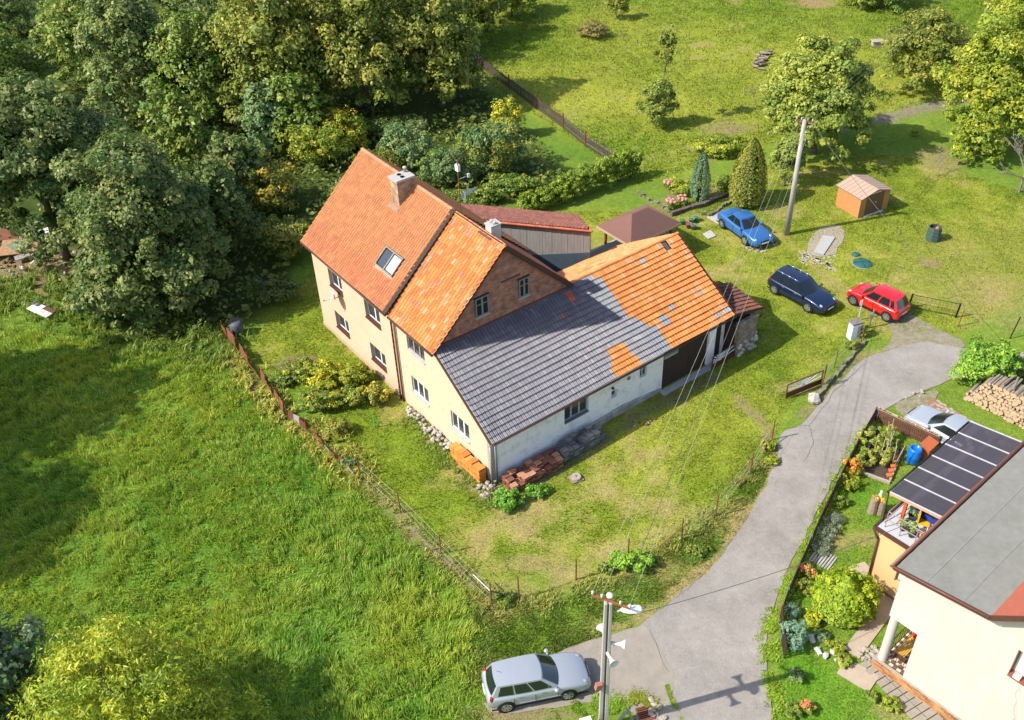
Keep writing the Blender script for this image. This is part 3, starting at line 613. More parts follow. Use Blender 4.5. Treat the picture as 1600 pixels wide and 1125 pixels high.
# front wall of the barn, whitewashed, with a damp bulging plinth
w = MB(); wallgrid(w, WM(.35, 0, 0), 11.5, 3.02, [(4.74-.35, 6.4-.35, 1.45, 2.55), (8.02-.35, 8.48-.35, 1.36, 1.9), (10.08-.35, 10.62-.35, 1.72, 2.45)], z0=-.4)
w.box((0, -.0, -.4), (.35, .35, 3.0))
w.box((15.45, -.03, -.5), (16.0, .35, 3.0)); w.box((16.75, .3, -.5), (17.1, 9.3, 3.2)); w.build('whitewashed_wall', m_white, hB)
w = MB(); n = 40; P = []
for i in range(n+1):
    x = .02+i*(11.8/n); h = .12+.2*float(N1(np.array(x), np.array(0.), 1.4))+.32*max(0, math.sin((x-5)/6.8*math.pi))*(x > 5); t_ = .06+.10*float(N2(np.array(x), np.array(0.), .8)); P += [(x, -t_-.04, -.45), (x, -t_, h*.8), (x, -.004, h)]
w.add(P, [(3*i+j, 3*i+3+j, 3*i+4+j, 3*i+1+j) for i in range(n) for j in (0, 1)]); w.build('plinth', m_plinth, hB)
M0 = WM(0, 0, 0)
window(hB, M0, 4.74, 6.4, 1.45, 2.55, .14, sashes=3, frame=m_oldframe, sillm=m_metal)
window(hB, M0, 8.02, 8.48, 1.36, 1.9, .2, sashes=1, frame=m_oldframe, bar=True)
window(hB, M0, 10.08, 10.62, 1.72, 2.45, .12, sashes=2, frame=m_oldframe, bar=True)
b = MB(); b.lathe([(.12, 0), (.12, .05), (.08, .06)], (9.25, 0, 2.2), 12, 'y'); o_ = b.build('vent', m_metal, hB); o_.location = (0, -.05, 0)
b = MB(); b.blob((8.05, -.08, 2.15), .09); b.build('wall_lamp', m_brownpaint, hB)
# barn door: vertical boards, a small lattice of glass bricks, the dark bay beyond
for i in range(20):
    x = 11.87+i*.18; z1_ = 2.98; z0_ = -.35
    if x+.09 < 13.1: z1_ = 2.0 if x > 11.95 else 2.98
    b = MB(); b.box((x, .10+random.uniform(0, .02), z0_), (x+.172, .15, z1_)); b.build('door_board', m_darkwood, hB)
b = MB(); b.box((11.85, .3, -.4), (15.45, .34, 3.0)); b.build('door_backing', m_black, hB)
for i in range(5):
    for j in range(2): b = MB(); b.box((12.1+i*.2, .09, 2.15+j*.32), (12.26+i*.2, .16, 2.42+j*.32)); b.build('glass_brick', m_glassb if 0 else mat('glass_brick', (.20, .22, .23), .3), hB)
b = MB(); b.box((12.05, .11, 2.0), (13.1, .14, 2.95)); b.build('door_lattice', m_oldframe, hB)
b = MB(); b.box((16.0, .25, -.5), (16.75, .3, 3.0)); b.build('dark_bay', m_darkwood, hB)
b = MB(); b.box((11.6, -.5, -.12), (16.2, -.06, .05)); b.build('threshold', m_concrete, hB)
# roofs
def dirs(ax, sl, sign=1):
    v = Vector((sign if ax == 'x' else 0, sign if ax == 'y' else 0, sl)).normalized(); h = math.hypot(v.x, v.y)
    n_ = Vector((-v.z*(sign if ax == 'x' else 0), -v.z*(sign if ax == 'y' else 0), h)); return v, n_
orange = [(.50, .19, .05), (.47, .165, .045), (.53, .225, .075), (.43, .145, .045)]
# farmhouse roof (front slope towards the meadow)
sB = (10.45-6.0)/(4.4+.27); VB, NB = dirs('x', sB); VB2, NB2 = dirs('x', sB, -1)
r = MB(); r.slab([(-.25, 4.28, 5.98), (4.4, 4.28, 10.4), (4.4, 8.7, 10.4), (-.25, 8.7, 5.98)], NB, .13); r.slab([(4.4, 4.28, 10.4), (8.75, 4.28, 6.26), (8.75, 8.7, 6.26), (4.4, 8.7, 10.4)], NB2, .13); r.build('roof', m_brownpaint, hB)
def fB(c, r):
    q = random.random(); return (0, (.52, .27, .15) if q < .05 else ((.38, .17, .11) if q < .1 else random.choice(orange)))
tiles(hB, (-.3, 8.6, 5.98), (0, -1, 0), VB, NB, .235, .325, 19, 20, fB, single=300, order=lambda p: p[1]-p[0]*.3, mats=TW)
tiles(hB, (8.8, 4.3, 6.22), (0, 1, 0), VB2, NB2, .235, .325, 19, 20, lambda c, r: (0, (.35, .13, .08)), mats=TW)
ridge_caps(hB, (4.4, 8.6, 10.5), (4.4, 4.25, 10.5), m_tile, (.62, .25, .09), .4, .12)
b = MB(); b.bar((-.3, 4.26, 5.96), (4.4, 4.26, 10.44), .05, .22); b.bar((4.4, 4.26, 10.44), (8.8, 4.26, 6.24), .05, .22); b.build('bargeboard', m_brownpaint, hB)
gutter(hB, (-.34, 8.6, 5.9), (-.34, 4.3, 5.86), m_brownpaint)
b = MB(); b.tube((-.08, 8.5, -.1), (-.08, 8.5, 5.8), .05); b.build('downpipe', m_rust, hB, smooth=True)
b = MB(); b.box((4.6, 5.65, 9.6), (5.2, 6.15, 10.8)); ch = b.build('chimney', mat('pale_chimney', (.62, .58, .5), .9, var=.12, scale=5, bump=.3), hB)
b = MB(); b.box((4.55, 5.6, 10.8), (5.25, 6.2, 10.87)); b.build('cap', m_concrete, ch)
for yy in (5.78, 6.02): b = MB(); b.lathe([(.09, 0), (.09, .13), (.06, .13)], (4.9, yy, 10.87)); b.build('flue', m_concrete, ch, smooth=True)
b = MB(); b.slab([Vector((4.25, 5.2, 10.36)), Vector((4.5, 5.2, 10.56)), Vector((4.5, 6.3, 10.56)), Vector((4.25, 6.3, 10.36))], NB, -.09); b.build('flashing', m_brownpaint, ch)
# barn roof
sC = .633; VC, NC = dirs('y', sC); VC2, NC2 = dirs('y', sC, -1); zr = 3.05+4.9*sC
r = MB(); r.slab([(-.15, -.3, 3.03), (17.1, -.3, 3.03), (17.1, 4.6, zr-.02), (-.15, 4.6, zr-.02)], NC, .13)
r.slab([(8.6, 4.6, zr-.02), (17.1, 4.6, zr-.02), (17.1, 9.5, 3.0), (8.6, 9.5, 3.0)], NC2, .13); r.build('roof', m_brownpaint, hB)
dark = [(.118, .117, .145), (.098, .098, .122), (.14, .139, .16), (.112, .104, .135)]
slate = (.085, .10, .135)
BX = [(4.49, 10.3), (4.24, 10.95), (2.84, 10.88), (1.89, 10.93), (1.65, 11.42), (1.43, 11.54), (.83, 12.03), (-.25, 12.08)]
stray = {(47, 15): 1, (48, 15): 1, (50, 15): 0, (41, 12): 0}
def fC(c, r):
    x = -.15+(c+.5)*.2; y = -.3+(r+.5)*.32*VC.y; xb = np.interp(y, [b[0] for b in BX[::-1]], [b[1] for b in BX[::-1]]); q = random.random()
    if (8.1 < x < 9.85 and y < .25) or (8.5 < x < 9.6 and .2 < y < 1.0) or (8.2 < x < 9.75 and -.1 < y < .55): return (0, orange[0] if q < .7 else orange[2])
    if x > xb:
        for sx, sy in ((13.84, 4.2), (15.93, 1.38), (13.68, 1.35), (16.07, 0), (12.7, 1.05)):
            if abs(x-sx) < .16 and abs(y-sy) < .14: return (1, slate)
        if abs(x-16.7) < .28 and abs(y-.1) < .2: return (1, dark[2])
        if abs(x-12.8) < .2 and abs(y-1.05) < .2: return (1, slate)
        if q < .04: return (0, (.48, .25, .17))
        return (0, (.54, .195, .055) if q < .4 else random.choice(orange[:3]))
    if abs(x-8.5) < .2 and abs(y-4.0) < .18 or abs(x-7.33) < .14 and abs(y-3.4) < .16: return (0, (.45, .12, .06))
    if x < xb and x > xb-1.1+.4*math.sin(r*2.1) and q < .85: return (1, slate)
    if q < .02: return (1, (.19, .15, .17))
    return (1, random.choice(dark))
skiph = lambda c, r: (15.55 < -.15+(c+.5)*.2 < 15.97 and 4.1 < -.3+(r+.5)*.32*VC.y < 4.5) or (abs(-.15+(c+.5)*.2-8.4) < .5 and -.3+(r+.5)*.32*VC.y > 4.2)
tiles(hB, (-.17, -.34, 3.03), (1, 0, 0), VC, NC, .2, .32, 86, 18, fC, single=300, order=lambda p: p[0]+p[1]*.9, mats=TW, skip=skiph, h=.05)
tiles(hB, (17.1, 9.55, 2.97), (-1, 0, 0), VC2, NC2, .2, .32, 42, 18, lambda c, r: (0, (.5, .25, .13) if random.random() < .3 else (.58, .2, .07)), mats=TW)
ridge_caps(hB, (17.1, 4.6, zr+.03), (8.4, 4.6, zr+.03), m_tile, (.6, .22, .07), .38, .11)
b = MB(); yy = 4.3; b.slab([(15.55, 4.05, 3.05+.633*4.35+.0), (15.97, 4.05, 3.05+.633*4.35), (15.97, 4.5, 3.05+.633*4.8), (15.55, 4.5, 3.05+.633*4.8)], NC, -.03); b.build('roof_light', mat('dull_glass', (.1, .12, .13), .2), hB)
b = MB(); b.slab([(7.9, 4.15, 3.05+.633*4.45), (8.9, 4.15, 3.05+.633*4.45), (8.9, 4.6, 3.05+.633*4.9), (7.9, 4.6, 3.05+.633*4.9)], NC, -.06); b.build('valley_flashing', mat('blue_grey_tin', (.09, .13, .17), .5, metal=.3), hB)
b = MB(); b.bar((-.19, -.34, 3.0), (-.19, 4.55, zr-.04), .05, .2); b.bar((17.12, -.34, 3.0), (17.12, 4.6, zr), .05, .2); b.bar((17.12, 4.6, zr), (17.12, 9.5, 3.0), .05, .2); b.build('bargeboard', m_brownpaint, hB)
gutter(hB, (-.15, -.42, 3.0), (17.1, -.42, 2.96), m_brownpaint, .06)
b = MB(); b.path([(-.05, -.42, 2.98), (-.12, -.12, 2.7), (-.12, -.12, -.2)], .055, 8); b.build('downpipe', m_metal, hB, smooth=True)
b = MB(); b.path([(.25, -.42, 2.98), (.18, -.1, 2.7), (.18, -.1, -.2)], .05, 8); b.build('downpipe', m_metal, hB, smooth=True)
# lean-to behind the barn's right end
hD = thing('lean_to', 'small brick lean-to with dark rusty tiled roof against the right end of the barn', 'lean-to', FO, FR)
b = MB(); b.box((17.3, -.6, -.5), (18.9, -.3, 2.35)); b.box((18.6, -.3, -.5), (18.9, 2.6, 2.35)); b.build('wall', mat('weathered_brick', (.20, .105, .07), .95, var=.35, scale=5, bump=1, bscale=16, col2=(.33, .29, .24), c2s=1.6), hD)
b = MB()
for i in range(60): a = random.random(); b.blob((random.uniform(17.5, 19.0), -.62 if a < .6 else random.uniform(-.5, 2), random.uniform(-.4, .9)), random.uniform(.07, .16), 6, 4, .25) if a < .6 else b.blob((18.92, random.uniform(-.6, 2.4), random.uniform(-.4, 1.1)), random.uniform(.07, .16), 6, 4, .25)
stuff(b.build('rubble_base', m_stone, hD))
b = MB(); b.box((17.2, -.35, -.5), (17.3, 2.4, 2.3)); b.box((17.3, -.2, -.5), (18.6, -.1, 2.3)); b.build('board_wall', m_darkwood, hD)
pD = [Vector((17.15, -.35, 3.0)), Vector((19.5, -.35, 2.45)), Vector((19.5, 2.0, 2.6)), Vector((17.15, 3.6, 3.55))]; nD = (pD[1]-pD[0]).cross(pD[3]-pD[0]).normalized()
b = MB(); b.slab(pD, nD, .08); b.build('roof', m_brownpaint, hD)
uD = (pD[1]-pD[0]).normalized(); vD = nD.cross(uD)
tiles(hD, pD[0]+nD*.01, uD, vD, nD, .215, .3, 11, 12, lambda c, r: (0, random.choice([(.13, .05, .035), (.16, .06, .04), (.09, .045, .038)])), mats=TW, skip=lambda c, r: (r*.3 > 3.75-(c*.215)*.62))
b = MB(); b.tube((19.5, -.5, 2.4), (19.55, 2.0, 2.5), .06); b.tube((19.5, -.5, 2.4), (19.1, -.55, 2.1), .05); b.build('gutter', m_darkwood, hD)
# grey boarded outbuilding
hE = thing('outbuilding', 'long outbuilding with blank grey boarded wall and rusty red tiled roof behind the farmhouse', 'outbuilding', FO, FR)
a0 = Vector((9.3, 16.1, 0)); a1 = Vector((14.65, 9.57, 0)); du = (a1-a0).normalized(); Lw = (a1-a0).length; dn = Vector((-du.y, du.x, 0)); ang = math.atan2(du.y, du.x)
ME = WM(a0.x, a0.y, ang)
nb_ = int(Lw/.2)
for i in range(nb_):
    s0 = Lw*i/nb_; s1 = Lw*(i+1)/nb_-.006; k = MB(); k.box((s0, random.uniform(0, .02), -.2), (s1, .06, 5.0), ME); k.build('board', m_greywood, hE)
b = MB(); b.box((0, .06, -.2), (Lw, .3, 4.98), ME); b.slab([ME @ Vector((Lw-.3, .3, -.2)), ME @ Vector((Lw-1.7, 3.6, -.2)), ME @ Vector((Lw-1.7, 3.6, 3.8)), ME @ Vector((Lw-.3, .3, 4.9))], du, .2); b.build('wall', m_greywood, hE)
tl = Matrix(ME)
pE = [tl @ Vector((-1.4, -.15, 5.12)), tl @ Vector((Lw+.12, -.15, 5.12)), tl @ Vector((Lw-1.6, 3.9, 3.75)), tl @ Vector((-1.8, 3.9, 3.75))]
nE = (pE[1]-pE[0]).cross(pE[3]-pE[0]).normalized(); b = MB(); b.slab(pE, nE, .1); b.build('roof', m_brownpaint, hE)
uE = (pE[1]-pE[0]).normalized(); vE = -(nE.cross(uE)); LE = (pE[1]-pE[0]).length
tiles(hE, pE[0]+nE.cross(uE)*4.28+nE*.01, uE, vE, nE, .22, .31, int(LE/.22), 13, lambda c, r: (0, random.choice([(.34, .13, .09), (.29, .115, .085), (.37, .15, .10)])), mats=TW, skip=lambda c, r: c*.22 > LE-1.8+1.6*(r/13.)+.0)
ridge_caps(hE, pE[0], pE[1], m_tile, (.45, .13, .06), .33, .08); ridge_caps(hE, pE[1], pE[2], m_tile, (.45, .13, .06), .33, .08)
b = MB(); b.slab([tl @ Vector((Lw-4.6, -.02, 1.2)), tl @ Vector((Lw, -.02, 2.1)), tl @ Vector((Lw, -.02, 3.5)), tl @ Vector((Lw-4.6, -.02, 2.75))], -dn, .04); b.build('wall_flashing', mat('blue_grey_tin', (.09, .13, .17), .5), hE)
# antenna mast
an = thing('antenna', 'rusty television antenna mast with silver aerials on the roof seam of the peach house', 'antenna', Vector(FO)+Matrix.Rotation(FR, 3, 'Z') @ Vector((4.75, 8.6, 10.3)), FR)
b = MB(); b.tube((0, 0, 0), (0, 0, 3.0), .028); b.tube((-.2, -.5, 2.98), (.3, 1.0, 3.05), .014); b.tube((0, 0, 1.05), (-.45, .1, 1.0), .018); b.build('mast', m_rust, an)
b = MB(); b.box((-.04, -.06, 2.45), (.12, .2, 2.8)); b.build('amplifier_box', m_wframe, an)
b = MB(); b.box((.6, -.05, 1.9), (.7, .08, 2.1)); b.tube((0, 0, 2.0), (.6, 0, 2.0), .012); b.build('box', m_curtain, an)
b = MB()
for i in range(5): b.tube((.3, -.1, .95+i*.08), (1.0, .15-.1*i, .95+i*.09), .018, n=5)
for i in range(6): b.tube((.12, -.35+.1*i, .8), (.3, -.1, 1.35), .015, n=5)
b.tube((0, 0, 1.1), (1.05, .1, 1.1), .02, n=5); b.build('aerial', m_metal, an)
# ------------------------------------------------------------------ gazebo
gz = thing('gazebo', 'wooden gazebo with brown shingled hip roof behind the orange barn roof', 'gazebo', FO, FR)
X0, X1, Y0, Y1 = 18.5, 23.05, 9.95, 13.35; ze, zt = 2.3, 3.35; ym = (Y0+Y1)/2
c4 = [Vector(v) for v in ((X0, Y0, ze), (X1, Y0, ze), (X1, Y1, ze), (X0, Y1, ze))]; ra = Vector((X0+1.6, ym, zt)); rb = Vector((X1-1.6, ym, zt))
m_shing = mat('brown_shingle', (.20, .105, .085), .95, var=.22, scale=20, bump=.6, bscale=60)
b = MB(); m_ = [c4[0], c4[1], rb, ra]
for P in ([c4[0], c4[1], rb, ra], [c4[1], c4[2], rb], [c4[2], c4[3], ra, rb], [c4[3], c4[0], ra]):
    nP = (P[1]-P[0]).cross(P[2]-P[0]).normalized(); b.slab(P, nP, .06)
rf = b.build('roof', m_shing, gz)
b = MB()
for P, ls in (([c4[0], c4[1], rb, ra], 8), ([c4[3], c4[0], ra, ra], 8), ([c4[1], c4[2], rb, rb], 8)):   # shingle courses stand proud
    nP = (P[1]-P[0]).cross(P[2]-P[0]).normalized()
    for i in range(1, ls*2): t_ = i/(ls*2); b.bar(P[0].lerp(P[3], t_)+nP*.008, P[1].lerp(P[2], t_)+nP*.008, .05, .018, nP)
b.build('shingle_course', m_shing, gz)
b = MB(); 
for p, q in ((c4[0], c4[1]), (c4[1], c4[2]), (c4[2], c4[3]), (c4[3], c4[0])): b.bar(p-Vector((0, 0, .1)), q-Vector((0, 0, .1)), .04, .16)
b.build('fascia', mat('pale_fascia', (.5, .33, .24), .8), gz)
for x, y in ((X0+.5, Y0+.4), (X1-.5, Y0+.4), (X1-.5, Y1-.4), (X0+.5, Y1-.4), (X0+2.2, Y1-.4)):
    b = MB(); b.box((x-.07, y-.07, 0), (x+.07, y+.07, 2.35)); b.bar((x, y, 1.7), (x+.5*(1 if x < 20 else -1), y, 2.25), .07, .07); b.build('post', mat('red_brown_wood', (.22, .06, .03), .7), gz)
b = MB(); b.box((X0+.2, Y0+.2, -.02), (X1-.2, Y1-.2, .08)); b.build('floor', m_concrete, gz)
b = MB(); b.box((X0-1.8, Y1-.5, 0), (X0+3.5, Y1-.35, .85)); tag(b.build('low_wall', m_concrete), 'low concrete wall behind the gazebo', 'wall', loc=FO, rz=FR)
# ------------------------------------------------------------------ garden shed
sh = thing('garden_shed', 'small tan metal garden shed with brown double doors on the back lawn', 'shed', (25.09, 61.13, -.02), math.radians(26))
m_tan = mat('tan_metal', (.50, .235, .09), .55, var=.06); m_tanr = mat('tan_roof', (.42, .30, .23), .6, var=.06)
Wd, Dp, Hh, Rr = 2.75, 2.3, 1.62, 2.0
b = MB()
for z in np.arange(0, 1.6, .1):
    b.box((0, 0, z), (.55, .05, z+.085)); b.box((2.2, 0, z), (Wd, .05, z+.085)); b.box((0, .05, z), (.05, Dp, z+.085)); b.box((Wd-.05, .05, z), (Wd, Dp, z+.085)); b.box((.05, Dp-.05, z), (Wd-.05, Dp, z+.085))
b.box((.03, .012, 0), (.54, .045, 1.62)); b.box((2.21, .012, 0), (Wd-.03, .045, 1.62)); b.box((.012, .06, 0), (.045, Dp-.06, 1.62)); b.build('cladding', m_tan, sh)
b = MB(); b.slab([(0, .02, 1.6), (Wd, .02, 1.6), (Wd/2, .02, 1.98)], (0, -1, 0), .04); b.build('gable', m_tan, sh)
for x0, x1 in ((.57, 1.36), (1.39, 2.18)):
    b = MB(); b.box((x0, -.01, .06), (x1, .03, 1.62)); dr = b.build('door', mat('shed_door', (.16, .09, .05), .5), sh)
b = MB(); b.blob((1.42, -.05, .95), .05, 6, 4, 0); b.build('handle', m_wframe, dr)
b = MB()
for i in range(3): b.box((1.0+i*.28, -.02, 1.68), (1.2+i*.28, .02, 1.74))
b.build('vent', m_wframe, sh)
for sx in (0, 1):
    x0, x1 = (-.12, Wd/2) if not sx else (Wd+.12, Wd/2)
    P = [Vector((x0, -.15, 1.58)), Vector((x1, -.15, 2.02)), Vector((x1, Dp+.15, 2.02)), Vector((x0, Dp+.15, 1.58))]; nP = (P[1]-P[0]).cross(P[2]-P[0]).normalized(); nP *= 1 if nP.z > 0 else -1
    b = MB(); b.slab(P, nP, .03)
    for i in range(8): q = P[0].lerp(P[3], i/7); b.bar(q+nP*.01, P[1].lerp(P[2], i/7)+nP*.01, .03, .02, nP)
    b.build('roof_panel', m_tanr, sh)
b = MB(); b.box((.5, -.12, -.02), (2.25, -.02, .06)); b.build('threshold', m_wframe, sh)
# ------------------------------------------------------------------ cars
m_tyre = mat('tyre', (.02, .02, .021), .9, var=.1); m_rim = mat('alloy', (.55, .56, .58), .3, metal=.8, var=0)
m_lamp = mat('headlight', (.34, .37, .4), .1, var=0, spec=.8); m_tail = mat('tail_light', (.35, .01, .01), .2, var=0); m_plate = mat('number_plate', (.75, .75, .72), .5, var=0)
m_cglass = mat('car_glass', (.012, .018, .020), .05, var=0, spec=.8)
def paint(n, c, met=.3): return mat(n, c, .32, metal=met, var=.02, coat=.9, spec=.5)
def car(name, label, front, rear, side, paintm, L=4.55, Wd=1.77, H=1.47, wb=2.58, kind='wagon', rails=False, wr=.315):
    f = G(*front); r = G(*rear); d = (f-r); d.z = 0; d.normalize(); left = Vector((-d.y, d.x, 0)); mid = (f+r)/2 if side in 'RL' else f-d*wb/2
    s = side.upper(); c = mid+left*(Wd/2 if s == 'R' else -Wd/2)
    t = thing(name, label, 'car', (c.x, c.y, .04), math.atan2(d.y, d.x), None); h = L/2; w = Wd/2
    P = {'wagon': dict(xf0=.44, xf1=.08, xr1=-.80, xr0=-.945, hood=.93, tail=.93, hw=.68), 'sedan': dict(xf0=.42, xf1=.10, xr1=-.36, xr0=-.66, hood=.92, tail=.98, hw=.66),
         'hatch': dict(xf0=.52, xf1=.12, xr1=-.78, xr0=-.95, hood=.95, tail=.92, hw=.66), 'coupe': dict(xf0=.45, xf1=.06, xr1=-.62, xr0=-.93, hood=.9, tail=.93, hw=.64)}[kind]
    xs_ = [-1, -.975, -.93, -.82, -.6, -.3, 0, .25, .45, .6, .75, .87, .95, .985, 1]
    top = [.60, .80, P['tail']-.03, P['tail'], P['tail'], .94, .93, .92, P['hood']-.01, P['hood']-.04, P['hood']-.10, P['hood']-.18, P['hood']-.29, .54, .42]
    wid = [.74, .84, .92, .97, 1, 1, .995, .995, 1, 1, .985, .94, .86, .76, .66]; bot = [.36, .28, .24, .2, .19, .18, .18, .18, .18, .18, .19, .21, .24, .28, .33]
    V = []; 
    for x, zt, ww, zb in zip(xs_, top, wid, bot):
        ww *= w; hh = zt-zb; R_ = [(0, zb), (.8*ww, zb), (.97*ww, zb+.06*hh/.7), (1.0*ww, zb+hh*.45), (.985*ww, zt-.17*hh), (.93*ww, zt-.05*hh), (.78*ww, zt), (.4*ww, zt+.02), (0, zt+.025)]
        ring = [(y, z) for y, z in R_]+[(-y, z) for y, z in R_[-2:0:-1]]; V += [(x*h, y, z) for y, z in ring]
    n = 16; m = len(xs_); b = MB(); b.add(V, [(i*n+j, i*n+(j+1) % n, (i+1)*n+(j+1) % n, (i+1)*n+j) for i in range(m-1) for j in range(n)]+[tuple(range(n))[::-1], tuple(range((m-1)*n, m*n))])
    bo = b.build('body', paintm, t, smooth=True); su = bo.modifiers.new('s', 'SUBSURF'); su.levels = su.render_levels = 1
    zb, zr = .88, H-.045; hw0, hw1 = .88*w, P['hw']*w+.02
    def front_(s, u, e=0):
        p0 = Vector((P['xf0']*h-.22*s*s, s*hw0, zb)); p1 = Vector((P['xf1']*h-.10*s*s, s*hw1, zr)); return p0.lerp(p1, u)+Vector((e, 0, e*.8))
    def rear_(s, u, e=0):
        p0 = Vector((P['xr0']*h+.10*s*s, s*hw0*.94, zb)); p1 = Vector((P['xr1']*h+.06*s*s, s*hw1*.93, zr)); return p0.lerp(p1, u)+Vector((-e, 0, e*.5))
    def side_(sg, v, u, e=0):
        a = front_(sg, u); c_ = rear_(sg, u); p = a.lerp(c_, v); bul = 4*v*(1-v); p.y += sg*(.05*w*bul*(1-u*.5)+e); p.z += e*.4+ .02*bul*u; return p
    def grid(mb, fn, us, vs):
        k = len(vs); VV = [fn(u, v) for u in us for v in vs]; mb.add(VV, [(i*k+j, i*k+j+1, (i+1)*k+j+1, (i+1)*k+j) for i in range(len(us)-1) for j in range(k-1)])
    b = MB(); lin = lambda a, c_, k: [a+(c_-a)*i/(k-1) for i in range(k)]
    grid(b, lambda s_, u: front_(s_, u), lin(-1, 1, 9), lin(0, 1, 5)); grid(b, lambda s_, u: rear_(s_, u), lin(-1, 1, 9), lin(0, 1, 5))
    for sg in (-1, 1): grid(b, lambda v, u: side_(sg, v, u), lin(0, 1, 12), lin(0, 1, 5))
    def roof_(v, s_):
        a = front_(s_, 1); c_ = rear_(s_, 1); p = a.lerp(c_, v); bul = 4*v*(1-v); p.y *= 1+.04*bul; p.z += .05*(1-s_*s_)*(.35+.65*min(1, bul*1.5))+.02*bul; return p
    grid(b, roof_, lin(0, 1, 12), lin(-1, 1, 9)); b.build('cabin', paintm, t, smooth=True)
    b = MB(); grid(b, lambda s_, u: front_(s_, u, .012), lin(-.9, .9, 9), lin(.02, .93, 4)); b.build('windscreen', m_cglass, t, smooth=True)
    b = MB(); grid(b, lambda s_, u: rear_(s_, u, .012), lin(-.86, .86, 9), lin(.12 if kind != 'sedan' else .05, .92, 4)); b.build('rear_window', m_cglass, t, smooth=True)
    for sg in (-1, 1):
        for v0, v1 in {'wagon': ((.06, .34), (.37, .64), (.67, .92)), 'sedan': ((.07, .48), (.52, .88)), 'hatch': ((.07, .42), (.46, .78), (.82, .94)), 'coupe': ((.08, .52), (.56, .86))}[kind]:
            b = MB(); grid(b, lambda v, u: side_(sg, v, u, .014), lin(v0, v1, 5), lin(.14, .88, 3)); b.build('side_window', m_cglass, t, smooth=True)
    for sx in (-1, 1):
        cx = sx*wb/2-(0.03*L if kind != 'hatch' else 0)
        for sg in (-1, 1):
            b = MB(); b.lathe([(wr+.06, -.16), (wr+.06, .006)], (cx, sg*(w-.0), wr+.01) if sg > 0 else (cx, -w, wr+.01), 20, 'y')
            if sg < 0: b.V = [(x, -2*w-y, z) for x, y, z in b.V]
            b.build('wheel_arch', m_black, t)
            k = MB(); k.lathe([(wr*.62, -.10), (wr*.95, -.12), (wr, -.09), (wr, .03), (wr*.95, .055), (wr*.66, .05)], (0, 0, 0), 20, 'y')
            wh = k.build('wheel', m_tyre, t, smooth=True); wh.location = (cx, sg*(w-.035), wr); wh.rotation_euler = (0, 0, 0 if sg > 0 else math.pi)
            k = MB(); k.lathe([(wr*.70, .0), (wr*.70, .066), (wr*.62, .06), (wr*.62, 0)], (0, 0, 0), 20, 'y'); k.lathe([(.05, 0), (.05, .075)], (0, 0, 0), 8, 'y')
            for q in range(7):
                a = q*2*math.pi/7; k.bar((math.cos(a)*.03, .062, math.sin(a)*.03), (math.cos(a)*wr*.66, .062, math.sin(a)*wr*.66), .02, .075, (math.sin(a+1.57)*0+-math.sin(a), 0, math.cos(a)))
            ri = k.build('rim', m_rim, wh); k = MB(); k.lathe([(wr*.63, .0), (wr*.63, .054)], (0, 0, 0), 16, 'y'); k.build('brake_disc', m_black, wh)
    for sg in (-1, 1):
        b = MB(); b.lathe([(.02, -.07), (.13, -.05), (.16, 0), (.12, .05), (.02, .08)], (h*.845, sg*w*.70, P['hood']-.235), 12, 'z', 1.15, .75); b.build('headlight', m_lamp, t, smooth=True)
        b = MB(); b.lathe([(.02, -.16), (.09, -.12), (.10, 0), (.08, .12), (.02, .16)], (-h*.905, sg*w*.80, .80), 10, 'z', .9, 1.0); b.build('tail_light', m_tail, t, smooth=True)
        b = MB(); b.blob((P['xf0']*h-.32, sg*(w+.08), .97), .11, 8, 5, 0, .7); b.bar((P['xf0']*h-.3, sg*(w-.1), .93), (P['xf0']*h-.32, sg*(w+.05), .95), .05, .04); b.build('mirror', paintm, t, smooth=True)
        for xx in (.02*h, -.42*h):
            b = MB(); b.box((xx, sg*w*.985-.012, .80), (xx+.17, sg*w*.985+.016, .83)); b.build('door_handle', paintm if 0 else m_rim, t)
        for xx in (.32*h, -.10*h)+((-.5*h,) if kind != 'coupe' else ()):
            b = MB(); b.box((xx, sg*w*.994-.01, .32), (xx+.02, sg*w*.994+.005, .80)); b.build('door_gap', m_black, t)
        if rails: b = MB(); b.path([roof_(v, sg*.88)+Vector((0, 0, .05)) for v in (.06, .3, .6, .95)], .022, 6); b.build('roof_rail', m_rim, t, smooth=True)
        b = MB(); b.box((-.4*h, sg*(w-.01), .42), (.38*h, sg*(w+.012), .46)); b.build('door_strip', m_black if kind == 'x' else paintm, t)
    for sg in (-1, 1):
        b = MB(); b.box((-.92*h, sg*.95*w-.02, .215), (.9*h, sg*.95*w+.02, .27)); b.build('sill', m_black, t)
        b = MB(); b.box((h*.93, sg*w*.5-.13, .34), (h*.985, sg*w*.5+.13, .42)); b.build('fog_lamp', m_black, t)
    b = MB(); b.box((-h*1.004, -w*.62, .40), (-h*.97, w*.62, .47)); b.build('bumper_strip', m_black, t)
    b = MB(); b.box((h*.965, -.36, .50), (h*.99, .36, .60)); b.box((h*.975, -.5, .30), (h*1.0, .5, .40)); b.build('grille', m_black, t)
    b = MB(); b.box((h*1.0, -.25, .41), (h*1.012, .25, .49)); b.build('number_plate', m_plate, t)
    b = MB(); b.box((-h*1.008, -.25, .52), (-h*.99, .25, .62)); b.build('number_plate', m_plate, t)
    b = MB(); b.tube(roof_(.82, 0)+Vector((0, 0, .0)), roof_(.9, 0)+Vector((-.05, 0, .17)), .008, n=5); b.build('aerial', m_black, t)
    return t
car('car', 'silver estate car parked at the road edge beside the concrete pole with loudspeakers', (890, 1094), (801, 1112), 'R', paint('silver_paint', (.44, .47, .51), .35), L=4.42)
car('car', 'metallic blue saloon car on the grass below the two tall cypresses', (1164, 384), (1129, 358), 'R', paint('blue_paint', (.035, .16, .43), .3), L=4.6, wb=2.62, kind='sedan', H=1.44)
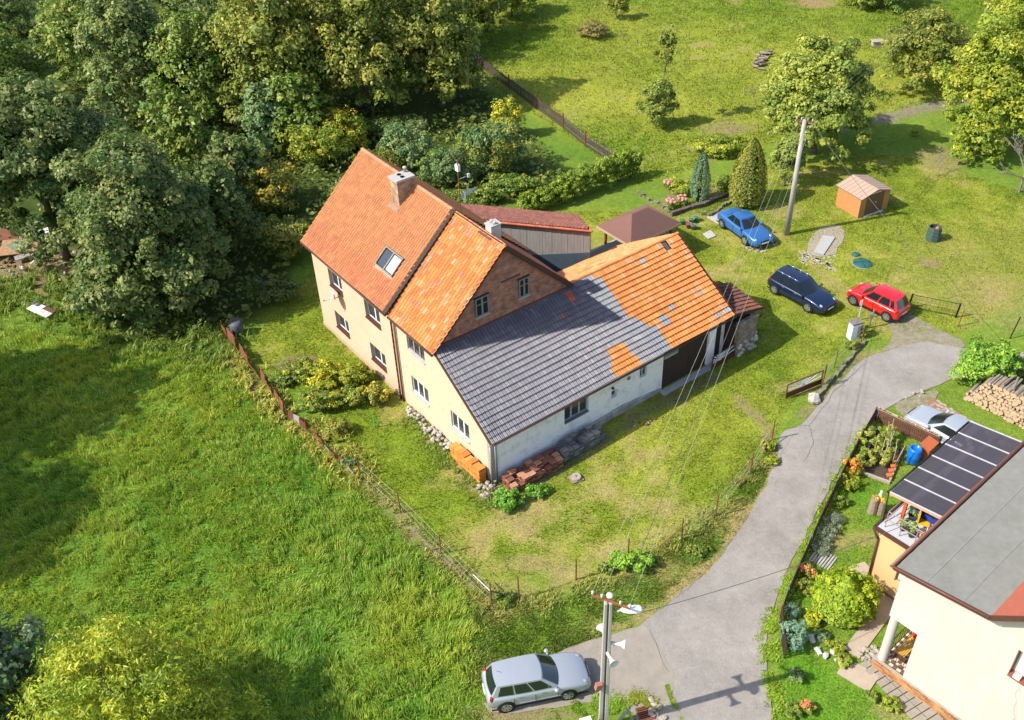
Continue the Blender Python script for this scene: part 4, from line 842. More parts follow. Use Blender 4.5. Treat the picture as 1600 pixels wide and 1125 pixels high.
car('car', 'dark navy blue estate car with silver roof rails on the lawn right of the barn', (1264, 490), (1210, 460.5), 'R', paint('navy_paint', (.006, .016, .055), .2), L=4.5, wb=2.64, kind='wagon', H=1.5, rails=True)
car('car', 'small bright red hatchback by the open black gate', (1330, 476), (1384, 503), 'L', paint('red_paint', (.62, .008, .012), .0), L=3.75, Wd=1.66, H=1.5, wb=2.4, kind='hatch')
car('car', 'silver coupe parked half under the dark pergola roof', (1427, 678), (1492, 716), 'l', paint('pale_silver_paint', (.46, .49, .53), .35), L=4.35, wb=2.6, kind='coupe', H=1.43)

# ------------------------------------------------------------------ poles, wires
m_conc = mat('pole_concrete', (.40, .37, .33), .9, var=.2, scale=3, bump=.3, stretch=(1, 1, .4)); m_cer = mat('ceramic', (.6, .58, .55), .4, var=0); m_cable = mat('cable', (.10, .105, .09), .6, var=0); m_cab2 = mat('bare_wire', (.42, .42, .33), .5, var=0)
g1 = G(1229, 366); g2 = G(942, 1137); H1, H2 = 8.6, 7.95
p1 = thing('utility_pole', 'slender round concrete power pole standing beside the blue car', 'utility pole', (g1.x, g1.y, -.05)); 
b = MB(); b.tube((0, 0, 0), (.0, 0, H1), .21, .13, 14); b.build('shaft', m_conc, p1, smooth=True)
wd = (g1-g2).normalized(); px_ = Vector((wd.y, -wd.x, 0))
b = MB(); b.bar(px_*-.55+Vector((0, 0, H1-.1)), px_*.55+Vector((0, 0, H1-.1)), .1, .1); b.bar(px_*-.4+Vector((.1, .1, H1-.35)), px_*.4+Vector((.1, .1, H1-.35)), .08, .08); b.build('crossarm', m_rust, p1)
w1 = []
for i, o_ in enumerate((-.5, -.2, .2, .5)):
    q = px_*o_+Vector((0, 0, H1-.05)); b = MB(); b.lathe([(.03, 0), (.05, .06), (.03, .1), (.055, .14), (.02, .18)], q, 8); b.build('insulator', m_cer, p1, smooth=True); w1.append(Vector((g1.x, g1.y, 0))+q+Vector((0, 0, .12)))
p2 = thing('utility_pole', 'thick concrete street pole in front carrying loudspeakers and a street lamp', 'utility pole', (g2.x, g2.y, -.05))
b = MB()
for s in (-1, 1): b.hexa([Vector((-.19 if s < 0 else .035, -.13, 0)), Vector((-.035 if s < 0 else .19, -.13, 0)), Vector((-.035 if s < 0 else .19, .13, 0)), Vector((-.19 if s < 0 else .035, .13, 0)), Vector((-.14 if s < 0 else .03, -.10, H2)), Vector((-.03 if s < 0 else .14, -.10, H2)), Vector((-.03 if s < 0 else .14, .10, H2)), Vector((-.14 if s < 0 else .03, .10, H2))])
b.build('shaft', m_conc, p2, bevel=.02)
b = MB(); b.hexa([Vector((-.036, -.05, 0)), Vector((.036, -.05, 0)), Vector((.036, .12, 0)), Vector((-.036, .12, 0)), Vector((-.031, -.05, H2-.02)), Vector((.031, -.05, H2-.02)), Vector((.031, .09, H2-.02)), Vector((-.031, .09, H2-.02))]); b.build('web', mat('slot_shade_concrete', (.16, .14, .12), .9), p2)  # web coloured darker to paint the shade inside the slot
b = MB(); ar = Vector((.80, -.42, 0)).normalized(); ctr = Vector((.1, .0, H2+.02)); b.bar(ctr-ar*.72, ctr+ar*.72, .065, .07); b.build('crossarm', mat('red_rust', (.26, .075, .04), .8, var=.3), p2)
w2 = []
for o_ in (-.7, -.35, .35, .7):
    q = ctr+ar*o_+Vector((0, 0, .05)); b = MB(); b.lathe([(.03, 0), (.055, .05), (.03, .09), (.055, .13), (.02, .17)], q, 8); b.build('insulator', m_cer, p2, smooth=True); w2.append(Vector((g2.x, g2.y, 0))+q+Vector((0, 0, .1)))
b = MB(); b.lathe([(.05, 0), (.13, .03), (.13, .1), (.05, .13)], (.08, .2, H2+.05), 14); b.build('bell_insulator', m_cer, p2, smooth=True)
lm = thing('street_lamp', 'white street lamp head on a short arm at the top of the concrete street pole', 'street lamp', (g2.x, g2.y, 0))
b = MB(); b.tube((.1, 0, 7.3), (.5, -.05, 7.5), .03); b.build('arm', m_metal, lm)
b = MB(); b.lathe([(.03, 0), (.10, .08), (.17, .28), (.19, .55), (.17, .72), (.08, .8)], (.42, -.06, 7.52), 12, 'x', 1, .45); b.build('housing', m_wframe, lm, smooth=True)
b = MB(); b.lathe([(.02, 0), (.13, .05), (.13, .4), (.02, .45)], (.62, -.06, 7.46), 10, 'x', 1, .45); b.build('lens', m_curtain, lm, smooth=True)
def speaker(loc, ang, label):
    t = thing('loudspeaker', label, 'loudspeaker', loc, ang, 'loudspeakers on the street pole')
    b = MB(); b.lathe([(.05, 0), (.06, .12), (.09, .25), (.16, .36), (.2, .4), (.19, .405), (.08, .25), (.03, .12)], (0, 0, 0), 14, 'x'); b.build('horn', mat('ivory', (.68, .66, .58), .5), t, smooth=True)
    b = MB(); b.lathe([(.06, -.14), (.07, -.12), (.07, 0), (.05, .02)], (0, 0, 0), 10, 'x'); b.tube((0, 0, -.05), (0, .0, -.18), .02); b.build('driver', m_cer, t, smooth=True)
speaker((g2.x+.28, g2.y-.02, 5.55), -.2, 'loudspeaker horn facing right, uppermost on the right of the street pole')
speaker((g2.x+.08, g2.y-.22, 5.1), -1.2, 'loudspeaker horn facing down the front of the street pole')
speaker((g2.x-.02, g2.y+.2, 5.75), 1.9, 'loudspeaker horn half hidden behind the left of the street pole')
b = MB(); b.box((-.12, -.1, -.18), (.12, .08, .18)); jb = tag(b.build('junction_box', mat('salmon_box', (.38, .15, .11), .6)), 'salmon red junction box on the left side of the street pole', 'junction box', loc=(g2.x-.26, g2.y-.15, 3.1)); jb.rotation_euler = (.1, .1, .3)
def wire(p, q, sag, r, m, label, grp=None):
    P = []; n = 14
    for i in range(n+1): t = i/n; v = Vector(p).lerp(Vector(q), t); v.z -= sag*4*t*(1-t); P.append(v)
    o_ = Vector(p); b = MB(); b.path([v-o_ for v in P], r, 5); ob = tag(b.build('overhead_wire', m), label, 'wire', grp, loc=o_); return ob
for i in range(4): wire(w2[i], w1[i], .6, .007 if i != 2 else .014, m_cab2 if i != 2 else m_cable, ['leftmost', 'second from left', 'thicker dark third', 'rightmost'][i]+' of the four overhead wires between the two concrete poles', 'overhead wires between the two poles')
g3 = G(1530, 62); p3 = thing('utility_pole', 'distant concrete power pole among the trees at the top right corner', 'utility pole', (g3.x, g3.y, 0)); b = MB(); b.tube((0, 0, 0), (0, 0, 10), .2, .13, 10); b.build('shaft', m_conc, p3, smooth=True)
b = MB(); b.bar(px_*-.55+Vector((0, 0, 9.9)), px_*.55+Vector((0, 0, 9.9)), .1, .1); b.build('crossarm', m_rust, p3)
for i, o_ in enumerate((-.5, -.2, .2, .5)): wire(w1[i], g3+px_*o_+Vector((0, 0, 10)), .9, .011, mat('aged_wire', (.12, .16, .1), .6, var=0), ['topmost', 'second from top', 'third from top', 'lowest'][i]+' of four wires from the slender pole into the upper right trees', 'overhead wires beyond the pole')
wire(w1[3]-Vector((0, 0, .3)), G(1495, 523, 3.0)+Vector((2, -1.2, 0)), .5, .014, m_cable, 'black service cable dropping from the slender power pole over the garden shed')
wire(Vector((g2.x+.2, g2.y, 6.9)), (15.9, 27.4, 5.3), .35, .013, m_cable, 'black service cable from the street pole across the road to the white house')

# ------------------------------------------------------------------ fences, gates
def post_line(name, label, pts, h, m, wires=(.25, .7, 1.2), r=.035, wm=None, wr_=.006, cat='fence'):
    P = [G(x, y) for x, y in pts]; c = P[0].copy(); t = thing(name, label, cat, (c.x, c.y, 0))
    for i, p in enumerate(P):
        hh = h*random.uniform(.92, 1.06); b = MB(); q = p-c; b.tube(q-Vector((0, 0, .1)), q+Vector((random.uniform(-.05, .05), random.uniform(-.05, .05), hh)), r, n=6); b.build('post', m, t)
    for z in wires: b = MB(); b.path([p-c+Vector((0, 0, z)) for p in P], wr_, 4); b.build('wire', wm or m_cab2, t)
    return t, P, c
ft, FP, fc = post_line('wire_fence', 'rusty post and wire fence curving round the front lawn', [(564, 745), (626, 801), (689, 865), (768, 945), (811, 935), (900, 905), (981, 875), (1065, 843), (1118, 806), (1172, 739), (1206, 687)], 1.5, m_rust)
for i, j, s in ((3, 4, .95), (3, 2, .35), (7, 6, .8), (9, 8, .9), (10, 9, .6)):
    d = (FP[j]-FP[i]).normalized(); b = MB(); b.tube(FP[i]-fc+Vector((0, 0, .95)), FP[i]-fc+d*1.3+Vector((0, 0, .05 if s > .5 else .9)), .025, n=6); b.build('strut', m_rust if s > .5 else m_cer, ft)
# mesh of the fence: fine diagonal wires
b = MB()
for i in range(len(FP)-1):
    p, q = FP[i]-fc, FP[i+1]-fc; L_ = (q-p).length; n = int(L_/.3)
    for k in range(n):
        a = p.lerp(q, k/n); c_ = p.lerp(q, min(1, (k+3)/n)); b.tube(a+Vector((0, 0, .1)), c_+Vector((0, 0, 1.1)), .002, n=3, cap=False); b.tube(a+Vector((0, 0, 1.1)), c_+Vector((0, 0, .1)), .002, n=3, cap=False)
stuff(b.build('wire_mesh', mat('mesh_wire', (.12, .1, .07), .7, var=0), ft))
rs = thing('sheet_fence', 'leaning fence of rusty sheet panels between the tall meadow and the garden shrubs', 'fence', G2(350, 522)+(0,)); c = Vector(rs.location)
L_ = [(350, 522), (370, 545), (390, 572), (408, 592), (430, 622), (450, 655), (480, 676), (505, 697), (528, 722), (556, 747)]
for i in range(len(L_)-1):
    p, q = G(*L_[i])-c, G(*L_[i+1])-c; hh = random.uniform(.45, .8) if i > 1 else .9; n_ = Vector((-(q-p).y, (q-p).x, 0)).normalized()
    for k in range(3):
        a, e = p.lerp(q, k/3), p.lerp(q, (k+.96)/3); ln = n_*random.uniform(-.2, .1); b = MB(); b.slab([a, e, e+ln+Vector((0, 0, hh*random.uniform(.8, 1))), a+ln+Vector((0, 0, hh*random.uniform(.8, 1)))], n_, .03); b.build('panel', [m_rust, m_rustpaint, m_greywood][0 if i < 5 else random.choice((0, 1, 2))], rs)
    b = MB(); b.tube(p, p+Vector((0, 0, 1.05)), .03, n=6); b.build('post', m_rust, rs)
def kerbline(name, label, pts, w_, h_, m, cat='wall', piece=.5, jit=.04):
    P = [G(*p) for p in pts]; c = P[0]; t = thing(name, label, cat, (c.x, c.y, 0))
    for i in range(len(P)-1):
        n = max(1, int((P[i+1]-P[i]).length/piece)); 
        for k in range(n):
            a = P[i].lerp(P[i+1], k/n)-c; e = P[i].lerp(P[i+1], (k+.95)/n)-c; a.z = e.z = h_/2-.05+random.uniform(-jit, jit); b = MB(); a += Vector((random.uniform(-jit, jit), random.uniform(-jit, jit), 0)); e += Vector((random.uniform(-jit, jit), random.uniform(-jit, jit), 0)); b.bar(a, e, w_*random.uniform(.7, 1.25), h_); b.build('stone', m, t)
    return t
kerbline('kerb_wall', 'low broken concrete kerb along the lower lawn fence', [(640, 822), (690, 872), (745, 922)], .16, .08, mat('soil_stone', (.24, .18, .12), .95, var=.3))
kerbline('kerb_wall', 'low mossy concrete kerb wall curving beside the road below the brown gate', [(1268, 630), (1292, 603), (1310, 583), (1335, 552), (1352, 533)], .2, .26, mat('mossy_concrete', (.26, .24, .18), .95, var=.35, scale=5, bump=1, bscale=15, col2=(.12, .13, .05), c2s=2.5), piece=.38, jit=.06)
post_line('wire_fence', 'short rusty post and wire fence above the kerb wall by the road', [(1284, 605), (1303, 575), (1345, 535)], 1.35, m_rust, (.6, 1.0), .03)
def sungate(label, pa, pb, h, c0=.25, tilt=0.):
    a, e = G(*pa), G(*pb); L = (e-a).length; t = thing('metal_gate', label, 'gate', (a.x, a.y, .05), math.atan2((e-a).y, (e-a).x))
    b = MB(); b.box((0, 0, 0), (.05, .05, h)); b.box((L-.05, 0, 0), (L, .05, h)); b.box((.05, 0, h-.05), (L-.05, .05, h)); b.build('frame', m_rustpaint, t)
    b = MB(); b.box((.05, .01, .0), (L-.05, .04, h*.38)); b.build('panel', mat('gate_brown', (.13, .035, .025), .5), t)
    cc = Vector((L*c0, .02, h*.42)); n = 11
    for i in range(n):
        an_ = math.radians(6+168*i/(n-1)); dx, dz = math.cos(an_), math.sin(an_); k = min((L-.08-cc.x)/dx if dx > .01 else 9, (cc.x-.08)/-dx if dx < -.01 else 9, (h-.08-cc.z)/dz if dz > .01 else 9)
        e_ = cc+Vector((dx*k, 0, dz*k)); s_ = cc+Vector((dx, 0, dz))*.12; nr = Vector((-dz, 0, dx)); b = MB(); b.slab([s_-nr*.012, e_-nr*.045, e_+nr*.045, s_+nr*.012], (0, -1, 0), .02); b.build('ray', m_wframe, t)
    b = MB(); b.lathe([(.14, 0), (.14, .03)], cc, 14, 'y'); b.build('hub', m_wframe, t)
sungate('brown metal gate with a white sunburst of rays, standing open by the road', (1227, 624), (1283, 601), 1.0, .45)
sungate('brown gate leaf with white sunburst rays leaning by the end of the barn', (1112, 579), (1148, 557), .95, .35)
gp = G(1284, 603); b = MB(); b.tube((0, 0, 0), (.05, 0, 1.5), .05); tag(b.build('gate_post', m_rustpaint), 'rusty brown post at the hinge of the sunburst gate', 'post', loc=gp)
b = MB(); b.blob((0, 0, .15), .4, 9, 5, .2, .6); tag(b.build('boulder', m_stone, smooth=False), 'pale broken concrete block at the foot of the sunburst gate', 'rock', loc=G(1272, 626)); 
pg = thing('meter_pillar', 'grey and white concrete meter pillar with dark top beside the driveway', 'pillar', G2(1332, 527)+(-.05,), .3)
b = MB(); b.box((-.3, -.22, 0), (.3, .22, 1.15)); b.build('body', m_white, pg, bevel=.01); b = MB(); b.box((-.37, -.28, 1.15), (.37, .28, 1.25)); b.build('cap', mat('dark_cap', (.2, .17, .15), .9), pg, bevel=.01); b = MB(); b.box((.08, -.24, .2), (.29, -.222, .95)); b.build('door', m_concrete, pg)
b = MB(); b.tube((0, 0, 0), (0, 0, 1.5), .035); b.box((-.12, -.02, 1.1), (.02, .02, 1.45)); tag(b.build('sign_post', mat('pale_green_paint', (.5, .58, .5), .6)), 'thin post with small pale green board behind the meter pillar', 'post', loc=G(1341, 500))
b = MB(); b.tube((0, 0, 0), (.1, 0, 1.3), .05); b.box((-.06, -.04, .7), (.12, .04, 1.0)); tag(b.build('gate_post', m_metal), 'dark grey gate post with latch beside the red car', 'post', loc=G(1357, 512))
bgt = thing('mesh_gate', 'open black metal mesh gate beyond the red car', 'gate', G2(1419, 481)+(0,)); c = Vector(bgt.location); e = G(1493, 496)-c
for q in (Vector(), e): b = MB(); b.tube(q, q+Vector((.08, 0, 1.05)), .06); b.build('post', m_black, bgt)
b = MB()
for z in (.12, 1.0): b.tube(Vector((.05, 0, z)), e+Vector((0, 0, z)), .022)
for i in range(1, 12): b.tube(e*(i/12)+Vector((.05, 0, .12)), e*(i/12)+Vector((.05, 0, 1.0)), .005, n=4)
for z in (.3, .5, .7, .85): b.tube(Vector((.05, 0, z)), e+Vector((0, 0, z)), .005, n=4)
b.build('frame', m_black, bgt)
b = MB(); b.tube((0, 0, 0), (.1, .05, 1.2), .035); tag(b.build('gate_post', m_rust), 'thin rusty leaning post right of the black mesh gate', 'post', loc=G(1497, 510))
b = MB(); b.tube((0, 0, 0), (.25, .1, 1.5), .035); tag(b.build('gate_post', m_black), 'thin dark post at the right edge above the road shrub', 'post', loc=G(1578, 529))
# picket fence on the upper lawn
pf = thing('picket_fence', 'old dark picket fence with red posts between the woods and the upper lawn', 'fence', G2(700, 68)+(0,)); c = Vector(pf.location)
pp = [(700, 68), (755, 108), (795, 138), (838, 170), (880, 200), (915, 228), (958, 256)]; cnt = 0
for i in range(len(pp)-1):
    p, q = G(*pp[i])-c, G(*pp[i+1])-c; L_ = (q-p).length; n = int(L_/.17); u_ = (q-p).normalized(); last = i >= 4
    for k in range(n):
        a = p+u_*(k*L_/n); b = MB(); hh = 1.05+random.uniform(-.12, .08); lean_ = random.uniform(-.04, .04); b.hexa([a+u_*-.04, a+u_*.04, a+u_*.04+Vector((.02, .02, 0)), a+u_*-.04+Vector((.02, .02, 0)), a+u_*(lean_-.04)+Vector((0, 0, hh)), a+u_*(lean_+.04)+Vector((0, 0, hh)), a+u_*(lean_+.04)+Vector((.02, .02, hh)), a+u_*(lean_-.04)+Vector((.02, .02, hh))]); b.build('picket', mat('weathered_pickets', (.11, .085, .07), .9, var=.3), pf)
    for z in (.25, .85): b = MB(); b.bar(p+Vector((.04, .04, z)), q+Vector((.04, .04, z)), .05, .08); b.build('rail', mat('pale_rail', (.42, .36, .3), .9) if last else mat('brown_rail', (.15, .09, .06), .9), pf)
    b = MB(); b.box((p.x-.05, p.y-.05, 0), (p.x+.05, p.y+.05, 1.35)); b.build('post', mat('red_paint_post', (.28, .06, .035), .8), pf)
# ------------------------------------------------------------------ things on the lawns
def stack(name, label, cat, x0, y0, x1, y1, nx_, ny_, lay, th, mats_, size, jit=.02, hvar=.3, grp=None, edge=False):
    t = thing(name, label, cat, FO, FR, grp); base = []
    for m in mats_:
        b = MB(); b.box((-size[0]/2, -size[1]/2, 0), (size[0]/2, size[1]/2, th*.72)); o_ = b.build('tile', m, t, bevel=0); base.append(o_)
    used = set()
    for i in range(nx_):
        for j in range(ny_):
            n = int(lay*(1-random.random()*hvar))
            for k in range(n):
                q = random.randrange(len(base)); o_ = base[q] if q not in used else base[q].copy()
                if q in used: COL.objects.link(o_)
                used.add(q); o_.location = (x0+(x1-x0)*(i+.5)/nx_+random.uniform(-jit, jit), y0+(y1-y0)*(j+.5)/ny_+random.uniform(-jit, jit), .02+k*th); o_.rotation_euler = (random.uniform(-1, 1)*jit*.6, random.uniform(-1, 1)*jit*.6, random.uniform(-1, 1)*jit*2)
    return t
mo = [mat('new_tile_%s' % n, c, .7, var=.1) for n, c in (('light', (.70, .29, .06)), ('mid', (.62, .22, .045)), ('deep', (.55, .17, .04)))]
stack('tile_stack', 'neat stack of new orange roof tiles against the beige farmhouse wall', 'tile stack', -.62, .35, -.12, 3.0, 1, 8, 13, .08, mo, (.42, .315), .014, .15)
mr_ = [mat('old_tile_%s' % n, c, .85, var=.25) for n, c in (('red', (.28, .10, .06)), ('pale', (.45, .22, .13)), ('brown', (.18, .075, .05)))]
stack('tile_stack', 'untidy stack of old red brown roof tiles along the whitewashed wall, left half', 'tile stack', .35, -1.35, 3.6, -.25, 9, 3, 13, .06, mr_, (.36, .30), .05, .6)
mg_ = [mat('grey_tile_%s' % n, c, .85, var=.3) for n, c in (('dark', (.12, .125, .135)), ('mid', (.22, .20, .17)), ('pale', (.30, .29, .27)))]
stack('tile_stack', 'stack of dark grey roof tiles and slabs below the barn window', 'tile stack', 3.75, -1.15, 6.6, -.25, 8, 3, 15, .06, mg_, (.34, .27), .04, .5)
def pile(name, label, cat, px, py, rx, ry, n, s0, s1, m, rz=0, h=.4, part='stone'):
    g_ = G(px, py); t = thing(name, label, cat, (g_.x, g_.y, 0), rz); V = []
    for q in range(4): b = MB(); b.blob((0, 0, 0), 1, 6, 3, .3, .7); V.append(b)
    for i in range(n):
        a, r_ = random.uniform(0, 6.28), math.sqrt(random.random()); sc = random.uniform(s0, s1); b = MB(); src = random.choice(V); c_ = Vector((math.cos(a)*r_*rx, math.sin(a)*r_*ry, random.uniform(0, h)*(1-r_)+sc*.4)); R_ = Matrix.Rotation(random.random()*6, 3, 'Z')
        b.add([c_+R_ @ Vector(v)*sc for v in src.V], src.F); b.build(part, m if not isinstance(m, list) else random.choice(m), t)
    return t
m_palest = mat('pale_stone', (.36, .31, .25), .95, var=.25, bump=.6, bscale=12)
pile('stone_pile', 'heap of pale rough stones at the foot of the farmhouse wall below its lower window', 'stones', 680, 682, 1.5, .35, 60, .06, .17, [m_stone, m_palest], FR+math.pi/2)
pile('stone_pile', 'few pale stones at the wall foot beside the downpipe of the peach house', 'stones', 650, 652, 1.1, .25, 24, .06, .14, [m_stone, m_palest], FR+math.pi/2)
pile('stone_pile', 'pale broken stones below the lower corner of the farmhouse', 'stones', 764, 768, .5, .75, 30, .05, .15, [m_palest], FR)
lid = thing('well_cover', 'round concrete well cover on a square slab on the front lawn', 'well cover', G2(900, 748)+(0,), .4)
b = MB(); b.box((-.32, -.3, 0), (.32, .3, .07)); b.build('slab', mat('brown_slab', (.25, .2, .16), .9), lid); b = MB(); b.lathe([(.27, 0), (.28, .08), (.26, .12)], (0, 0, .07), 10); b.build('lid', m_palest, lid); b = MB(); b.lathe([(.04, 0), (.04, .04)], (0, 0, .19), 8); b.build('lug', m_rust, lid)
for px, py, r, lb in ((1347, 412, .62, 'large round dark teal tank lid on the back lawn'), (1337, 398, .26, 'small round dark teal lid beside the large one')):
    t = thing('tank_lid', lb, 'lid', G2(px, py)+(0,)); mt = mat('teal_plastic', (.03, .115, .10), .5, var=.1)
    b = MB(); b.lathe([(r, 0), (r*1.02, .06), (r*.95, .09), (r*.5, .14), (.02, .15)], (0, 0, 0), 24); b.build('dome', mt, t, smooth=True)
    if r > .4:
        b = MB(); b.bar((-r*.9, 0, .13), (r*.9, 0, .13), .04, .06); b.bar((0, -r*.9, .13), (0, r*.9, .13), .04, .06); b.build('rib', mat('teal_dark', (.02, .07, .065), .6), t)
        b = MB(); b.lathe([(r*1.06, -.04), (r*1.06, .02)], (0, 0, 0), 24); b.build('collar', m_concrete, t)
cb = thing('compost_bin', 'open octagonal dark green plastic compost bin on the back lawn', 'compost bin', G2(1457, 374)+(0,), .2); mtl = mat('green_grey_plastic', (.06, .10, .09), .6, var=.15)
for i in range(8):
    a = i*math.pi/4; e = (i+1)*math.pi/4; b = MB(); P = [Vector((math.cos(a)*.5, math.sin(a)*.5, 0)), Vector((math.cos(e)*.5, math.sin(e)*.5, 0)), Vector((math.cos(e)*.43, math.sin(e)*.43, 1.0)), Vector((math.cos(a)*.43, math.sin(a)*.43, 1.0))]; nP = (P[1]-P[0]).cross(P[2]-P[0]).normalized(); b.slab(P, nP, .03)
    for z in (.25, .5, .75): b.bar(P[0].lerp(P[3], z), P[1].lerp(P[2], z), .05, .03)
    b.build('panel', mtl, cb)
b = MB(); b.blob((0, 0, .7), .4, 9, 5, .15, .4); b.build('compost', mat('compost', (.10, .06, .04), 1, var=.5, scale=12), cb); b = MB(); b.blob((.1, -.1, .92), .14, 7, 4, .3); b.build('rotten_waste', mat('orange_waste', (.4, .16, .08), .9), cb)
struct(sheet('gravel_bed', smoothpoly(poly([(1290, 350), (1322, 357), (1318, 375), (1300, 403), (1260, 398), (1266, 372)]), 1), .02, mat('pale_gravel', (.34, .29, .215), .95, var=.35, scale=12, bump=1, bscale=30), rag=.2))
def slabq(name, label, pts, z, m, cat='slab'):
    P = poly(pts); b = MB(); c = P[0]; b.prism([(x-c[0], y-c[1]) for x, y in P][::-1], 0, z); return tag(b.build(name, m, bevel=.01), label, cat, loc=(c[0], c[1], 0))
slabq('concrete_slab', 'long pale concrete slab lying on the gravel bed', [(1285, 369), (1305, 372), (1287, 399), (1272, 395)], .1, mat('pale_slab', (.38, .38, .36), .9, var=.1))
slabq('concrete_slab', 'small pale slab on the grass right of the gazebo', [(1098, 366), (1110, 360), (1119, 369), (1107, 374)], .06, m_concrete)
slabq('concrete_slab', 'pale concrete pad behind the tail of the blue car', [(1104, 340), (1118, 330), (1135, 342), (1125, 352)], .05, m_concrete)
pv = thing('paving_strip', 'strips of small paving stones in the grass around the nose of the blue car', 'paving', G2(1175, 388)+(0,)); c = Vector(pv.location)
for i in range(40):
    q = G(*random.choice([(1165+random.uniform(0, 30), 384+random.uniform(0, 9)), (1196+random.uniform(0, 18), 370+random.uniform(0, 14))]))-c; b = MB(); b.box((-.11, -.08, -.02), (.11, .08, .035), Matrix.Translation(q) @ Matrix.Rotation(.5+random.uniform(-.1, .1), 4, 'Z')); b.build('paver', m_palest if i % 3 else m_stone, pv)
pv = thing('paving_strip', 'half overgrown curve of small paving stones below the concrete slab', 'paving', G2(1275, 405)+(0,)); c = Vector(pv.location)
for i in range(90):
    t_ = random.random(); q = G(1252+t_*52+random.uniform(-3, 3), 396+t_*26+random.uniform(-4, 5)-(10*t_*(1-t_)) if i % 2 else 402+random.uniform(-6, 12)-0*t_)-c; b = MB(); b.box((-.1, -.06, -.02), (.1, .06, .03), Matrix.Translation(q) @ Matrix.Rotation(-.8+random.uniform(-.2, .2), 4, 'Z')); b.build('paver', m_palest if i % 3 else m_stone, pv)
# stones of the rockery wall by the blue car, sleepers, steps
kerbline('rockery_wall', 'low dark timber and stone edging of the flower bed above the blue car', [(1048, 338), (1080, 326), (1098, 322), (1120, 312), (1140, 305)], .3, .35, mat('old_timber', (.13, .10, .085), .95, var=.3), piece=.7)
kerbline('rockery_wall', 'pale stone retaining edge under the yellow green cypress', [(1096, 335), (1110, 338), (1130, 322), (1150, 312)], .2, .25, mat('mossy_concrete'), piece=.3, jit=.07)
kerbline('rockery_wall', 'broken stone edging beside the gate of the flower bed', [(995, 300), (1015, 315), (1035, 322), (1052, 338)], .22, .2, mat('mossy_concrete'), piece=.35, jit=.07)
for i, (px, py, cl, nm) in enumerate(((1066, 350, (.05, .38, .08), 'green'), (1076, 356, (.45, .06, .15), 'dark pink'), (1080, 348, (.07, .42, .14), 'bright green'), (1087, 345, (.1, .36, .26), 'blue green'), (1083, 358, (.08, .3, .27), 'teal'))):
    t = thing('flower_pot', ['green flower pot nearest the gazebo roof corner', 'dark pink flower pot between the green ones', 'bright green flower pot in the middle of the group by the gazebo', 'blue green flower pot farthest from the gazebo', 'teal flower pot lowest of the group by the gazebo'][i], 'flower pot', G2(px, py)+(0,), 0, 'coloured pots by the gazebo')
    b = MB(); b.lathe([(.14, 0), (.22, .34), (.24, .36), (.2, .36), (.17, .3)], (0, 0, 0), 12); b.build('pot', mat('plastic_'+nm.replace(' ', '_'), cl, .4, var=0), t, smooth=True); b = MB(); b.blob((0, 0, .32), .17, 7, 4, .1, .4); b.build('soil', m_brickdark, t)
wp = pile('log_heap', 'small heap of old weathered logs on the upper meadow', 'log heap', 1187, 95, .5, 2.3, 6, .1, .2, m_stone, -.35, part='stone')
for i in range(26):
    a = (random.uniform(-.5, .5), random.uniform(-2.4, 2.2), random.uniform(.1, .45)); b = MB(); L_ = random.uniform(.5, 1.1); an_ = random.uniform(-.4, .4); b.tube(Vector(a), Vector(a)+Vector((math.cos(an_)*L_*.6, math.sin(an_)*L_, random.uniform(-.05, .1))), random.uniform(.08, .14), n=7); b.build('log', m_greybark if i % 3 else m_bark, wp)
b = MB(); b.box((-.5, -.3, 0), (.5, .3, .5)); b.box((-.6, -.4, .5), (.6, .4, .58)); tag(b.build('stone_block', m_palest, bevel=.03), 'pale stone block standing alone on the upper meadow', 'stone block', loc=G(1370, 72))
# bottom edge: utility box, drain, timber
ub = thing('utility_box', 'white metal utility box with chipped red paint on its lid at the bottom edge', 'utility box', G2(908, 1163)+(0,), .25)
b = MB(); b.box((-.42, -.3, 0), (.42, .3, 1.1)); b.build('cabinet', m_wframe, ub, bevel=.01); b = MB(); b.slab([(-.5, -.4, 1.12), (.5, -.4, 1.12), (.5, .38, 1.2), (-.5, .38, 1.2)], (0, 0, 1), .04); ul = b.build('lid', m_wframe, ub, bevel=.005)
b = MB()
for i in range(4): x = -.38+i*.1; b.slab([(x, .2+.04*(i % 2), 1.193), (x+.09, .22, 1.195), (x+.1, .375, 1.21), (x-.02, .375, 1.21)], (0, 0, 1), .004)
b.slab([(-.5, .1, 1.178), (-.42, .12, 1.18), (-.44, .2, 1.19), (-.5, .22, 1.19)], (0, 0, 1), .004); b.build('paint_chip', mat('chipped_red', (.4, .1, .04), .7), ul)
dr_ = thing('storm_drain', 'rusty storm drain grate set among stones at the road edge', 'drain grate', G2(1008, 1116)+(.03,), .25)
b = MB()
for s in (-1, 1): b.box((-.3, s*.3-.03, 0), (.3, s*.3+.03, .05)); b.box((s*.3-.03, -.27, 0), (s*.3+.03, .27, .05))
b.build('frame', m_rust, dr_)
for i in range(6): b = MB(); b.box((-.27, -.25+i*.09, .01), (.27, -.21+i*.09, .045)); b.build('bar', m_rust, dr_)
b = MB(); b.box((-.28, -.28, -.0), (.28, .28, .006)); b.build('pit', m_black, dr_)
pile('stone_pile', 'white stones around the storm drain', 'stones', 1025, 1112, .25, .6, 12, .07, .15, m_palest, .3, .1)
b = MB(); b.bar((0, 0, 0), (.45, .15, .9), .12, .06); b.bar((.75, .2, 0), (.45, .15, .9), .12, .06); tag(b.build('timber_trestle', m_greywood), 'old pointed timber trestle in the grass right of the street pole', 'trestle', loc=G(962, 1135))
